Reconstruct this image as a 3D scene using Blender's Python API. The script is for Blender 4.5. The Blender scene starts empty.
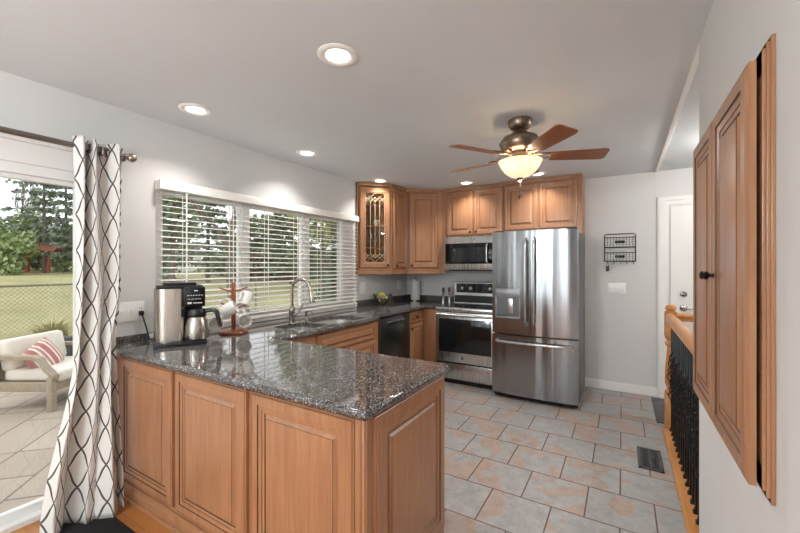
import bpy, bmesh, math, random
from mathutils import Vector, Matrix, noise as mnoise
PI = math.pi
random.seed(7)
S = bpy.context.scene
COL = S.collection

# ------------------------------------------------------------------ camera
cam_d = bpy.data.cameras.new('camera'); cam = bpy.data.objects.new('camera', cam_d); COL.objects.link(cam)
cam.location = (0, 0, 1.41); cam.rotation_euler = (PI/2, 0, math.radians(31.03))
cam_d.sensor_width = 36; cam_d.lens = 36*370.3/800; cam_d.clip_start = .02; cam_d.clip_end = 400
S.camera = cam
# ------------------------------------------------------------------ world, exposure
W = bpy.data.worlds.new('overcast_sky'); S.world = W; W.use_nodes = True
_n = W.node_tree.nodes; _n.clear()
_bg = _n.new('ShaderNodeBackground'); _o = _n.new('ShaderNodeOutputWorld')
_bg.inputs[0].default_value = (.96, .98, 1, 1); _bg.inputs[1].default_value = 1.25
W.node_tree.links.new(_bg.outputs[0], _o.inputs[0])
S.view_settings.view_transform = 'Standard'; S.view_settings.look = 'None'
S.view_settings.exposure = 0.46; S.view_settings.gamma = 1; S.view_settings.use_curve_mapping = False

def area(name, loc, rot, size, power, color=(1, 1, 1), shape='DISK', sy=None, spread=None):
    d = bpy.data.lights.new(name, 'AREA'); d.energy = power; d.color = color; d.shape = shape; d.size = size
    if sy: d.size_y = sy
    if spread: d.spread = spread
    o = bpy.data.objects.new(name, d); COL.objects.link(o); o.location = loc; o.rotation_euler = rot
    return o
def point(name, loc, power, color=(1, 1, 1), r=.05):
    d = bpy.data.lights.new(name, 'POINT'); d.energy = power; d.color = color; d.shadow_soft_size = r
    o = bpy.data.objects.new(name, d); COL.objects.link(o); o.location = loc
    return o
_sd = bpy.data.lights.new('sun', 'SUN'); _sd.energy = 1.1; _sd.angle = math.radians(25); _sd.color = (1, .97, .92)
_so = bpy.data.objects.new('sun', _sd); COL.objects.link(_so); _so.rotation_euler = (math.radians(38), math.radians(-22), 0)
LAMP = 3.3          # watts of one recessed light
WARM = (1, .965, .93)
FILL_PEND = 78          # watts of the added fill pendant behind the camera
# added fill lamp by the unseen, made-up window behind the camera
area('added_rear_fill', (-1.2, -3.05, 1.35), (-PI/2, 0, 0), 2.2, 120, (.82, .92, 1), 'RECTANGLE', 1.5)

# ------------------------------------------------------------------ mesh helpers
class BM:
    def __init__(s): s.b = bmesh.new(); s.mi = 0
    def face(s, vs, mi=None):
        try:
            f = s.b.faces.new(vs); f.material_index = s.mi if mi is None else mi; return f
        except ValueError: return None
    def v(s, p): return s.b.verts.new(p)
    def box(s, x0, x1, y0, y1, z0, z1, bev=0, mi=None, seg=2):
        P = [(x0,y0,z0),(x1,y0,z0),(x1,y1,z0),(x0,y1,z0),(x0,y0,z1),(x1,y0,z1),(x1,y1,z1),(x0,y1,z1)]
        v = [s.v(p) for p in P]
        fs = [s.face([v[i] for i in q], mi) for q in ((3,2,1,0),(4,5,6,7),(0,1,5,4),(1,2,6,5),(2,3,7,6),(3,0,4,7))]
        if bev:
            es = {e for f in fs for e in f.edges}
            r = bmesh.ops.bevel(s.b, geom=list(es), offset=bev, segments=seg, profile=.5, affect='EDGES')
            for f in r['faces']: f.material_index = s.mi if mi is None else mi
        return s
    def obox(s, c, dx, dy, dz, rot, bev=0, mi=None):      # oriented box, rot = Matrix 3x3
        t = BM(); t.box(-dx/2, dx/2, -dy/2, dy/2, -dz/2, dz/2, bev)
        for v in t.b.verts: v.co = rot @ v.co + Vector(c)
        s.join(t, mi); return s
    def join(s, t, mi=None):
        m = {}
        for v in t.b.verts: m[v] = s.v(v.co)
        for f in t.b.faces: s.face([m[v] for v in f.verts], f.material_index if mi is None else mi)
        t.b.free(); return s
    def prism(s, pts, z0, z1, bev=0, mi=None, seg=2, holes=()):
        loops = [list(pts)] + [list(h) for h in holes]
        if not holes:
            bot = [s.v((x, y, z0)) for x, y in pts]; top = [s.v((x, y, z1)) for x, y in pts]
            fs = [s.face(bot[::-1], mi), s.face(top, mi)]
            n = len(pts)
            for i in range(n): fs.append(s.face([bot[i], bot[(i+1) % n], top[(i+1) % n], top[i]], mi))
            if bev:
                es = {e for f in fs if f for e in f.edges if len(e.link_faces) == 2 and e.calc_face_angle(0) > .5}
                r = bmesh.ops.bevel(s.b, geom=list(es), offset=bev, segments=seg, profile=.5, affect='EDGES')
                for f in r['faces']: f.material_index = s.mi if mi is None else mi
            return s
        for z in (z0, z1):
            es = []; vs = []
            for L in loops:
                vv = [s.v((x, y, z)) for x, y in L]; vs.append(vv)
                es += [s.b.edges.new((vv[i], vv[(i+1) % len(vv)])) for i in range(len(vv))]
            r = bmesh.ops.triangle_fill(s.b, use_beauty=True, use_dissolve=False, edges=es)
            for f in r['geom']:
                if isinstance(f, bmesh.types.BMFace): f.material_index = s.mi if mi is None else mi
            if z == z0: low = vs
            else:
                for A, B in zip(low, vs):
                    for i in range(len(A)): s.face([A[i], A[(i+1) % len(A)], B[(i+1) % len(A)], B[i]], mi)
        return s
    def rings(s, rs, cap0=True, cap1=True, mi=None, closed=False):     # list of equally long rings
        V = [[s.v(p) for p in r] for r in rs]; n = len(V[0])
        m = len(V)
        for i in range(m if closed else m-1):
            A, B = V[i], V[(i+1) % m]
            for k in range(n): s.face([A[k], A[(k+1) % n], B[(k+1) % n], B[k]], mi)
        if cap0 and not closed: s.face(V[0][::-1], mi)
        if cap1 and not closed: s.face(V[-1], mi)
        return s
    def lathe(s, prof, c=(0, 0, 0), n=24, mi=None, cap=True, rot=None):    # prof [(r,z)] bottom to top
        rs = []
        for r, z in prof:
            ring = []
            for k in range(n):
                p = Vector((max(r, 1e-4)*math.cos(2*PI*k/n), max(r, 1e-4)*math.sin(2*PI*k/n), z))
                if rot: p = rot @ p
                ring.append(p + Vector(c))
            rs.append(ring)
        return s.rings(rs, cap, cap, mi)
    def tube(s, pts, r, n=8, mi=None, closed=False):
        P = [Vector(p) for p in pts]; m = len(P); rs = []
        R = r if isinstance(r, (list, tuple)) else [r]*m
        up = None
        for i in range(m):
            if closed: t = (P[(i+1) % m]-P[i-1]).normalized()
            else: t = (P[min(i+1, m-1)]-P[max(i-1, 0)]).normalized()
            if up is None:
                a = Vector((0, 0, 1)) if abs(t.z) < .9 else Vector((1, 0, 0))
                up = (a - t*a.dot(t)).normalized()
            else:
                up = (up - t*up.dot(t)); up = up.normalized() if up.length > 1e-6 else Vector((1, 0, 0))
            b = t.cross(up)
            rs.append([P[i] + (up*math.cos(2*PI*k/n) + b*math.sin(2*PI*k/n))*R[i] for k in range(n)])
        return s.rings(rs, not closed, not closed, mi, closed)
    def cyl(s, p0, p1, r0, r1=None, n=16, mi=None):
        return s.tube([p0, p1], [r0, r0 if r1 is None else r1], n, mi)
    def ball(s, c, r, n=12, mi=None, sz=1):
        prof = [(r*math.sin(PI*i/n), -r*sz*math.cos(PI*i/n)) for i in range(n+1)]
        return s.lathe(prof, c, n*2, mi)
    def quad(s, a, b, c, d, mi=None): return s.face([s.v(a), s.v(b), s.v(c), s.v(d)], mi)

def obj(name, B, mats, parent=None, smooth=True, origin=None, ang=40, fix=True):
    b = B.b
    if fix: bmesh.ops.recalc_face_normals(b, faces=b.faces)
    o0 = Vector(parent['_o']) if parent is not None else Vector(origin or (0, 0, 0))
    if o0.length: bmesh.ops.translate(b, verts=b.verts, vec=-o0)
    me = bpy.data.meshes.new(name); b.to_mesh(me); b.free()
    for m in (mats if isinstance(mats, (list, tuple)) else [mats]): me.materials.append(m)
    if smooth:
        me.polygons.foreach_set('use_smooth', [True]*len(me.polygons))
        me.set_sharp_from_angle(angle=math.radians(ang))
    o = bpy.data.objects.new(name, me); COL.objects.link(o)
    if parent is not None: o.parent = parent; o['_o'] = list(parent['_o'])
    else: o.location = o0; o['_o'] = list(o0)
    return o
def tag(o, label, cat, group=None, kind=None):
    o['label'] = label; o['category'] = cat
    if group: o['group'] = group
    if kind: o['kind'] = kind
    return o
def thing(name, label, cat, loc=(0, 0, 0), group=None):
    o = bpy.data.objects.new(name, None); COL.objects.link(o); o.location = loc; o['_o'] = list(loc)
    o.empty_display_size = .05
    return tag(o, label, cat, group)
def struct(name, B, m, parent=None, smooth=False, **k):
    o = obj(name, B, m, parent, smooth, **k)
    if parent is None: o['kind'] = 'structure'
    return o
def copy_tree(o, parent=None):
    c = o.copy(); COL.objects.link(c)
    if parent is not None: c.parent = parent
    for ch in list(o.children): copy_tree(ch, c)
    return c

# ------------------------------------------------------------------ materials
class NT:
    def __init__(s, name):
        s.m = bpy.data.materials.new(name); s.m.use_nodes = True; s.t = s.m.node_tree
        s.p = s.t.nodes['Principled BSDF']; s.out = s.t.nodes['Material Output']
    def n(s, typ, **k):
        x = s.t.nodes.new('ShaderNode'+typ)
        for a, v in k.items(): setattr(x, a, v)
        return x
    def l(s, a, b): s.t.links.new(a, b)
    def coord(s, scale=(1, 1, 1), loc=(0, 0, 0), rot=(0, 0, 0), src='Object'):
        if src == 'world': c = s.n('NewGeometry').outputs['Position']
        else: c = s.n('TexCoord').outputs[src]
        mp = s.n('Mapping'); mp.inputs['Scale'].default_value = scale; mp.inputs['Location'].default_value = loc; mp.inputs['Rotation'].default_value = rot
        s.l(c, mp.inputs[0]); return mp.outputs[0]
    def noise(s, vec, scale=5, detail=4, rough=.5, dist=0, w=None):
        x = s.n('TexNoise'); x.inputs['Scale'].default_value = scale; x.inputs['Detail'].default_value = detail
        x.inputs['Roughness'].default_value = rough; x.inputs['Distortion'].default_value = dist
        if w is not None: x.noise_dimensions = '4D'; s.l(w, x.inputs['W'])
        s.l(vec, x.inputs['Vector']); return x.outputs['Fac']
    def ramp(s, fac, stops, interp='LINEAR'):
        x = s.n('ValToRGB'); r = x.color_ramp; r.interpolation = interp
        while len(r.elements) < len(stops): r.elements.new(.5)
        for e, (p, c) in zip(r.elements, stops):
            e.position = p; e.color = (*c, 1) if len(c) == 3 else c
        s.l(fac, x.inputs[0]); return x.outputs[0]
    def mix(s, fac, a, b, mode='MIX'):
        x = s.n('Mix', data_type='RGBA', blend_type=mode)
        for i, v in ((0, fac), (6, a), (7, b)):
            if hasattr(v, 'is_output'): s.l(v, x.inputs[i])
            elif i == 0: x.inputs[0].default_value = v
            else: x.inputs[i].default_value = (*v, 1)
        return x.outputs[2]
    def math(s, op, a, b=0):
        x = s.n('Math', operation=op)
        for i, v in ((0, a), (1, b)):
            if hasattr(v, 'is_output'): s.l(v, x.inputs[i])
            else: x.inputs[i].default_value = v
        return x.outputs[0]
    def bump(s, h, strength=.2, dist=.01):
        x = s.n('Bump'); x.inputs['Strength'].default_value = strength; x.inputs['Distance'].default_value = dist
        s.l(h, x.inputs['Height']); s.l(x.outputs[0], s.p.inputs['Normal'])
    def set(s, color=None, rough=None, metal=None, spec=None):
        for key, v in (('Base Color', color), ('Roughness', rough), ('Metallic', metal), ('Specular IOR Level', spec)):
            if v is None: continue
            i = s.p.inputs[key]
            if hasattr(v, 'is_output'): s.l(v, i)
            else: i.default_value = (*v, 1) if key == 'Base Color' else v
        return s
def C(h):
    h = h.lstrip('#'); return tuple(((int(h[i:i+2], 16)/255+.055)/1.055)**2.4 for i in (0, 2, 4))
def mat(name, color, rough=.5, metal=0, spec=.5, var=.06, vs=8, bump=0, bs=200, src='Object'):
    t = NT(name); v = t.coord(src=src)
    f = t.noise(v, vs, 3)
    a = tuple(max(0, c*(1-var)) for c in color); b = tuple(min(1, c*(1+var)) for c in color)
    t.set(t.ramp(f, [(.3, a), (.7, b)]), rough, metal, spec)
    if bump: t.bump(t.noise(v, bs, 2), bump, .002)
    return t.m
def wood(name, dark, light, axis='z', sc=1.0, rough=.33, coat=.15):
    t = NT(name)
    s = {'z': (14, 14, 1.1), 'x': (1.1, 14, 14), 'y': (14, 1.1, 14)}[axis]
    v = t.coord(tuple(q*sc for q in s), src='world'); v2 = t.coord((1.3, 1.3, 1.3), src='world')
    g = t.noise(v, 3.0, 6, .6, .6); blot = t.noise(v2, 1.7, 3, .55)
    c1 = t.ramp(g, [(.25, dark), (.75, light)])
    mid = tuple((a+b)*.42 for a, b in zip(dark, light))
    t.set(t.mix(t.math('MULTIPLY', blot, .45), c1, mid), rough)
    t.p.inputs['Coat Weight'].default_value = coat; t.p.inputs['Coat Roughness'].default_value = .2
    t.bump(g, .05, .002)
    return t.m
M = {}
M['wood'] = wood('honey_maple', C('986749'), C('ba8963'))
M['wood_x'] = wood('honey_maple_rail', C('986749'), C('ba8963'), 'x')
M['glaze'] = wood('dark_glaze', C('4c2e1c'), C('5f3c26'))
M['oak'] = wood('orange_oak', C('b5763c'), C('d99a5c'), 'z')
M['oak_y'] = wood('orange_oak_rail', C('b5763c'), C('d99a5c'), 'y')
M['mugwood'] = wood('reddish_wood', C('7c3a1e'), C('a4552c'))
M['blade'] = wood('walnut_blade', C('8a5534'), C('a96c44'), 'x', rough=.3)
M['inside'] = wood('cabinet_inside', C('9a6a45'), C('b78558'))
M['teak'] = wood('weathered_teak', C('8f8270'), C('b0a28c'), 'x', rough=.8, coat=0)
M['wall'] = mat('warm_grey_paint', C('d8d7d5'), .75, var=.015, vs=2, bump=.03, bs=250, src='Object')
M['ceil'] = mat('ceiling_paint', C('dadfe3'), .85, var=.015, vs=2, bump=.08, bs=120)
M['white'] = mat('white_trim_paint', C('efedea'), .4, var=.01)
M['vinyl'] = mat('white_vinyl', C('f1f0ee'), .35, var=.01)
M['slat'] = mat('white_slat', C('efebe4'), .4, var=.02)
M['plastic_w'] = mat('white_plastic', C('f5f4f1'), .35, var=.01)
M['ceramic'] = mat('white_ceramic', C('eae6df'), .15, var=.01)
M['black'] = mat('black_plastic', C('17171a'), .3, var=.1)
M['rubber'] = mat('black_rubber', C('1c1c1d'), .7, var=.1)
M['iron'] = mat('wrought_iron', C('0f0f10'), .35, 0, var=.15, vs=40)
M['knob'] = mat('dark_bronze', C('231d1a'), .3, .8, var=.1)
M['came'] = mat('antique_came', C('d2ba94'), .45, 0, var=.05)
M['paper'] = mat('paper_towel', C('e8e4dc'), .9, var=.02, bump=.3, bs=120)
M['mat'] = mat('black_mat', C('1b1b1d'), .95, var=.2, vs=80, bump=.5, bs=300)
M['slate'] = mat('dark_slate_tile', C('4c4b4c'), .5, var=.15, vs=10)
M['ventm'] = mat('dark_register_metal', C('5a5a5d'), .45, .4, var=.1)
M['nickel'] = mat('brushed_nickel', C('a49c92'), .27, 1, var=.05, vs=20)
M['rodm'] = mat('pewter_rod', C('8f8882'), .3, 1, var=.05)
M['chrome'] = mat('chrome', C('c9c9cb'), .12, 1, var=.02)
M['pewter'] = mat('antique_pewter', C('8a7a6c'), .3, .9, var=.12, vs=30)
M['cord'] = mat('black_cord', C('121214'), .5)
M['cushion'] = mat('cream_cushion', C('dcd5ca'), .9, var=.03, bump=.3, bs=300)
M['banana'] = mat('banana_skin', C('d8c86a'), .5, var=.12, vs=20)
M['lime'] = mat('lime_skin', C('86a04a'), .45, var=.12, vs=20)
M['ink'] = mat('dark_label', C('1a1a1a'), .6)
M['red'] = mat('red_canopy', C('9a5a44'), .7, var=.1)
M['cedar'] = mat('red_cedar', C('9c4c34'), .8, var=.12)
M['siding'] = mat('white_siding', C('d9d8d4'), .7, var=.03)
M['shingle'] = mat('brown_shingle', C('6d5b50'), .9, var=.15, vs=5)
M['wire'] = mat('galvanised_wire', C('7d786c'), .5, .2)
M['bark'] = mat('tree_bark', C('6a6058'), .9, var=.25, vs=3)
M['edging'] = mat('dark_edging', C('4a4a49'), .8, var=.15)
M['mulch'] = mat('red_mulch', C('6b4637'), .95, var=.3, vs=25, bump=.8, bs=60)
M['tarp'] = mat('blue_vinyl_cover', C('4a7d96'), .5, var=.05)
def leafmat(name, a, b):
    t = NT(name); f = t.noise(t.coord(src='world'), 2.2, 3)
    t.set(t.ramp(f, [(.3, C(a)), (.7, C(b))]), .6)
    t.p.inputs['Subsurface Weight'].default_value = 0
    return t.m
M['leaf'] = leafmat('leaf_green', '6d8455', 'a4b583')
M['leafd'] = leafmat('leaf_dark', '56654b', '7f8d6d')
M['pine'] = leafmat('pine_needles', '5c6a5e', '86937f')
M['brownleaf'] = leafmat('leaf_brown', '59493c', '7d6c55')
M['straw'] = leafmat('straw_grass', '9a9464', 'bdb588')

def emit(name, color, s):
    t = NT(name); t.set((.8, .8, .8), .4)
    t.p.inputs['Emission Color'].default_value = (*color, 1); t.p.inputs['Emission Strength'].default_value = s
    return t.m
M['lampglow'] = emit('lamp_lens', (1, .95, .86), 7)
def bowlglass():
    t = NT('amber_alabaster_glass'); v = t.coord((1, 1, 1))
    f = t.noise(v, 9, 4, .6, 1.5)
    c = t.ramp(f, [(.3, C('e7c79a')), (.7, C('fbeed2'))])
    t.set(c, .25); t.l(c, t.p.inputs['Emission Color']); t.p.inputs['Emission Strength'].default_value = .75
    return t.m
M['bowl'] = bowlglass()
def glass(name, tint=(1, 1, 1), refl=.08):
    t = NT(name); t.t.nodes.remove(t.p)
    tr = t.n('BsdfTransparent'); tr.inputs[0].default_value = (*tint, 1)
    gl = t.n('BsdfGlossy'); gl.inputs['Roughness'].default_value = .02
    lw = t.n('LayerWeight'); lw.inputs[0].default_value = .25
    mx = t.n('MixShader'); t.l(t.math('MAXIMUM', t.math('MULTIPLY', lw.outputs['Fresnel'], .8), refl), mx.inputs[0])
    t.l(tr.outputs[0], mx.inputs[1]); t.l(gl.outputs[0], mx.inputs[2]); t.l(mx.outputs[0], t.out.inputs[0])
    return t.m
M['pane'] = glass('window_glass', (.97, .98, .98), .03)
M['cabglass'] = glass('cabinet_glass', (.96, .95, .93), .05)
M['bowlg'] = glass('clear_bowl_glass', (.9, .91, .9), .15)

def stainless(name, col, rough=.25, wav=0.0, dirn='z'):
    t = NT(name)
    s = {'z': (220, 220, 2), 'x': (2, 220, 220)}[dirn]
    f = t.noise(t.coord(s, src='world'), 1, 3)
    a = tuple(c*.93 for c in col)
    t.set(t.ramp(f, [(.3, a), (.7, col)]), t.math('ADD', t.math('MULTIPLY', f, .1), rough-.05), 1)
    if wav:
        w = t.noise(t.coord((11, 11, .35), src='world'), 1.0, 0.5)
        t.bump(w, wav, .03)
    else: t.bump(f, .03, .001)
    return t.m
M['steel'] = stainless('stainless_steel', C('cdcdcc'), .27)
M['fridge'] = stainless('stainless_wavy', C('a0a2a5'), .2, .5)
M['steel_d'] = stainless('dark_stainless', C('6d6c6a'), .3)
M['satin'] = mat('satin_steel', C('c4c4c2'), .38, .75, var=.03)
M['recess'] = mat('grey_recess_plastic', C('66676a'), .5, 0, var=.03)
M['disp'] = mat('grey_dispenser_plastic', C('8f9092'), .35, .4, var=.03)
M['steel_s'] = stainless('steel_grey_side', C('85868a'), .4)
M['copper_steel'] = stainless('warm_stainless', C('b8b0a7'), .26)
M['blackglass'] = mat('black_glass', C('0c0d0f'), .06, var=.05)
M['ovenglass'] = mat('oven_window_glass', C('18191b'), .1, var=.1)

def granite():
    t = NT('polished_granite'); v = t.coord(src='world')
    vo = t.n('TexVoronoi'); vo.inputs['Scale'].default_value = 210; t.l(v, vo.inputs['Vector'])
    sep = t.n('SeparateColor'); t.l(vo.outputs['Color'], sep.inputs[0])
    base = t.ramp(sep.outputs[0], [(0, C('222222')), (.22, C('464545')), (.45, C('676361')), (.66, C('80736b')), (.82, C('4d4b4b')), (.95, C('b2aca8'))], 'CONSTANT')
    n2 = t.noise(v, 28, 5, .7)
    col = t.mix(t.ramp(n2, [(.48, (0, 0, 0)), (.72, (.8, .8, .8))]), base, C('3a3939'))
    t.set(col, .05, 0, .9)
    return t.m
M['granite'] = granite()
def tile():
    t = NT('slate_look_tile')
    v = t.coord(loc=(.014, -2.32, 0), src='world')
    br = t.n('TexBrick'); t.l(v, br.inputs['Vector'])
    br.offset = .5; br.offset_frequency = 2; br.squash = 1
    for k, val in (('Scale', 1), ('Mortar Size', .0042), ('Mortar Smooth', .1), ('Bias', 0), ('Brick Width', .346), ('Row Height', .337)): br.inputs[k].default_value = val
    br.inputs['Color1'].default_value = (0, 0, 0, 1); br.inputs['Color2'].default_value = (1, 1, 1, 1); br.inputs['Mortar'].default_value = (.5, .5, .5, 1)
    w = t.math('MULTIPLY', br.outputs['Color'], 25)
    n1 = t.noise(v, 2.6, 2, .45, 1.2, w); n2 = t.noise(v, 14, 6, .65, .3, w); n3 = t.noise(v, 60, 4, .6, 0, w)
    slate = t.ramp(n2, [(.25, C('8f8f8f')), (.5, C('a9a9a8')), (.75, C('bdbbb8'))])
    rust = t.ramp(n2, [(.25, C('a17f6d')), (.5, C('b99b88')), (.8, C('c0aa9c'))])
    m = t.mix(t.ramp(n1, [(.54, (0, 0, 0)), (.555, (.95, .95, .95)), (.62, (.7, .7, .7)), (.72, (.4, .4, .4))]), slate, rust)
    m = t.mix(t.math('MULTIPLY', n3, .75), m, C('857e78'))
    m = t.mix(br.outputs['Fac'], m, C('664a3c'))
    t.set(m, t.ramp(n2, [(.3, (.3,)*3), (.7, (.42,)*3)]), 0, .45)
    h = t.math('SUBTRACT', t.math('MULTIPLY', n2, .3), br.outputs['Fac'])
    t.bump(h, .35, .004)
    return t.m
M['tile'] = tile()
def planks():
    t = NT('oak_plank_floor'); v = t.coord(rot=(0, 0, 0), src='world')
    br = t.n('TexBrick'); t.l(v, br.inputs['Vector']); br.offset = .37
    for k, val in (('Scale', 1), ('Mortar Size', .001), ('Brick Width', 1.1), ('Row Height', .083)): br.inputs[k].default_value = val
    br.inputs['Color1'].default_value = (*C('b0703c'), 1); br.inputs['Color2'].default_value = (*C('c98a50'), 1); br.inputs['Mortar'].default_value = (*C('5f3a1e'), 1)
    g = t.noise(t.coord((2, 30, 1), src='world'), 3, 5, .6)
    t.set(t.mix(t.math('MULTIPLY', g, .4), br.outputs['Color'], C('9c5f30')), .3)
    return t.m
M['planks'] = planks()
def patio():
    t = NT('stamped_concrete'); v = t.coord(rot=(0, 0, .75), src='world')
    br = t.n('TexBrick'); t.l(v, br.inputs['Vector']); br.offset = .35; br.squash = .6; br.squash_frequency = 3
    for k, val in (('Scale', 1), ('Mortar Size', .008), ('Brick Width', .75), ('Row Height', .36)): br.inputs[k].default_value = val
    br.inputs['Color1'].default_value = (*C('a59687'), 1); br.inputs['Color2'].default_value = (*C('b3a698'), 1); br.inputs['Mortar'].default_value = (*C('65584c'), 1)
    n = t.noise(v, 9, 6, .65)
    t.set(t.mix(t.math('MULTIPLY', n, .5), br.outputs['Color'], C('948a80')), .7)
    t.bump(t.math('SUBTRACT', n, br.outputs['Fac']), .4, .01)
    return t.m
M['patio'] = patio()
def lawnmat():
    t = NT('lawn_grass'); v = t.coord(src='world')
    n = t.noise(v, .35, 6, .7); n2 = t.noise(v, 12, 4, .7)
    c = t.ramp(n, [(.3, C('8d8a5c')), (.55, C('a8a072')), (.75, C('b9aa84'))])
    t.set(t.mix(t.math('MULTIPLY', n2, .5), c, C('85885a')), .9); t.bump(n2, .6, .03)
    return t.m
M['lawn'] = lawnmat()
def trellis():
    t = NT('trellis_print_fabric')
    uv = t.n('UVMap').outputs[0]; sp = t.n('SeparateXYZ'); t.l(uv, sp.inputs[0])
    u = t.math('DIVIDE', sp.outputs[0], .128); v = t.math('DIVIDE', sp.outputs[1], .20)
    wob = t.math('MULTIPLY', t.math('SINE', t.math('MULTIPLY', v, 4*PI)), .025)
    masks = []
    for sg in (1, -1):
        a = t.math('ADD', t.math('ADD', u, t.math('MULTIPLY', v, sg)), t.math('MULTIPLY', wob, sg))
        f = t.math('ABSOLUTE', t.math('SUBTRACT', t.math('FRACT', a), .5))
        masks.append(t.math('LESS_THAN', f, .05))
    m = t.math('MAXIMUM', masks[0], masks[1])
    n = t.noise(t.coord((400, 400, 400)), 1, 2)
    base = t.ramp(n, [(.3, C('e4e0da')), (.7, C('efece7'))])
    t.set(t.mix(m, base, C('524d4a')), .9); t.bump(n, .15, .001)
    t.p.inputs['Sheen Weight'].default_value = .1
    return t.m
M['trellis'] = trellis()
def stripes():
    t = NT('red_striped_fabric'); sp = t.n('SeparateXYZ'); t.l(t.coord(src='Object'), sp.inputs[0])
    f = t.math('FRACT', t.math('MULTIPLY', sp.outputs[1], 7.5))
    t.set(t.ramp(f, [(0, C('b26e6a')), (.45, C('e8ded8')), (.62, C('b98480')), (.85, C('e6dcd4'))], 'CONSTANT'), .9)
    return t.m
M['stripe'] = stripes()
def keypad():
    t = NT('black_panel'); t.set(C('101012'), .15); return t.m
M['panelblk'] = keypad()
M['mark'] = mat('white_print', C('d8d8d8'), .5)

# ------------------------------------------------------------------ structure
XL, YB, XR, CZ = -2.80, 4.87, .30, 2.44
YF = -3.2; XS = 1.55
b = BM(); b.box(XL-.16, XR+.06, 1.30, YB+.1, -.12, 0)
struct('floor', b, M['tile'])
b = BM(); b.box(XL-.16, XR+.12, YF, 1.30, -.12, 0)
struct('floor.001', b, M['planks'])
b = BM(); b.box(XR+.06, XS, 3.99, YB+.1, -.25, 0); b.box(XR+.12, XS, -.5, 3.99, -1.6, -1.5)
for i in range(8): b.box(XR+.12, XS, 3.99-.27*(i+1), 3.99-.27*i, -1.5, -.19*(i+1))
struct('floor.002', b, M['oak_y'])
b = BM(); b.box(XL-.16, XS+.1, YF-.1, YB+.1, CZ, CZ+.12)
struct('ceiling', b, M['ceil'])
# left wall with the patio door opening and the window opening
DY0, DY1, DZ = -1.2, 1.0, 1.97
WY0, WY1, WZ0, WZ1 = 1.335, 3.55, .945, 1.99
b = BM(); x0, x1 = XL-.16, XL
b.box(x0, x1, YF, DY0, -.3, CZ); b.box(x0, x1, DY0, DY1, DZ, CZ); b.box(x0, x1, DY1, WY0, -.3, CZ)
b.box(x0, x1, WY0, WY1, -.3, WZ0); b.box(x0, x1, WY0, WY1, WZ1, CZ); b.box(x0, x1, WY1, YB+.1, -.3, CZ)
struct('wall_left', b, M['wall'])
b = BM(); b.box(XL-.16, XS+.1, YB, YB+.1, -.3, CZ); struct('wall_back', b, M['wall'])
b = BM(); b.box(XR, XR+.12, YF, 2.16, -1.6, CZ); struct('wall_right', b, M['wall'])
b = BM(); b.box(XS, XS+.1, -.6, YB+.1, -1.7, CZ); b.box(XR+.12, XS, -.6, -.5, -1.7, CZ); b.box(XR+.12, XS, 3.99, 4.02, -1.6, -.25)
struct('wall_stairs', b, M['wall'])
b = BM()
b.box(XL-.16, -2.3, YF-.1, YF, -.3, CZ); b.box(-.1, XR+.12, YF-.1, YF, -.3, CZ)
b.box(-2.3, -.1, YF-.1, YF, -.3, .6); b.box(-2.3, -.1, YF-.1, YF, 2.1, CZ)
struct('wall_front', b, M['wall'])
# unseen window added behind the camera to let in more daylight
b = BM()
for a in ((-2.3, -2.22), (-1.24, -1.16), (-.18, -.1)): b.box(a[0], a[1], YF-.09, YF-.02, .6, 2.1)
b.box(-2.3, -.1, YF-.09, YF-.02, .6, .68); b.box(-2.3, -.1, YF-.09, YF-.02, 2.02, 2.1)
w2 = struct('added_window', b, M['vinyl'])
b = BM(); b.box(-2.22, -.18, YF-.06, YF-.054, .68, 2.02); struct('pane', b, M['pane'], w2)
# kitchen window
b = BM(); fx0, fx1 = XL-.09, XL-.004
ys = [WY0, 1.385, 2.03, 2.105, 2.755, 2.83, 3.355, WY1]; FZ0, FZ1 = WZ0+.055, WZ1-.05
for i in (0, 2, 4, 6): b.box(fx0, fx1, ys[i], ys[i+1], FZ0, FZ1, .004)
b.box(fx0, fx1, WY0, WY1, WZ0, FZ0, .004); b.box(fx0, fx1, WY0, WY1, FZ1, WZ1, .004)
w1 = struct('window_1', b, M['vinyl'])
for i in (1, 3, 5):
    b = BM(); b.box(XL-.048, XL-.042, ys[i]+.012, ys[i+1]-.012, FZ0+.015, FZ1-.015); struct('pane', b, M['pane'], w1)
    b = BM()
    for a in ((ys[i], ys[i]+.012), (ys[i+1]-.012, ys[i+1])): b.box(XL-.065, XL-.025, a[0], a[1], FZ0+.015, FZ1-.015)
    b.box(XL-.065, XL-.025, ys[i], ys[i+1], FZ0, FZ0+.015); b.box(XL-.065, XL-.025, ys[i], ys[i+1], FZ1-.015, FZ1)
    struct('sash', b, M['vinyl'], w1)
b = BM(); b.box(XL+.0, XL+.03, WY0-.05, WY1+.04, .916, .95, .006); struct('window_sill', b, M['white'], w1)
# sliding patio door
b = BM()
b.box(XL-.12, XL, DY0, DY0+.05, .03, 1.915); b.box(XL-.12, XL, DY1-.05, DY1, .03, 1.915)
b.box(XL-.12, XL, DY0, DY1, 1.915, DZ); b.box(XL-.14, XL+.02, DY0, DY1, -.02, .03)
d1 = struct('door_1', b, M['vinyl'])
for y0, y1, xo in ((DY0+.05, -.12, -.09), (-.2, DY1-.05, -.05)):
    b = BM()
    b.box(XL+xo-.02, XL+xo+.02, y0, y0+.08, .08, 1.89); b.box(XL+xo-.02, XL+xo+.02, y1-.045, y1, .08, 1.89)
    b.box(XL+xo-.02, XL+xo+.02, y0, y1, .031, .08); b.box(XL+xo-.02, XL+xo+.02, y0, y1, 1.89, 1.914)
    struct('sash', b, M['vinyl'], d1)
    b = BM(); b.box(XL+xo-.003, XL+xo+.003, y0+.08, y1-.045, .08, 1.89); struct('pane', b, M['pane'], d1)
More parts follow.
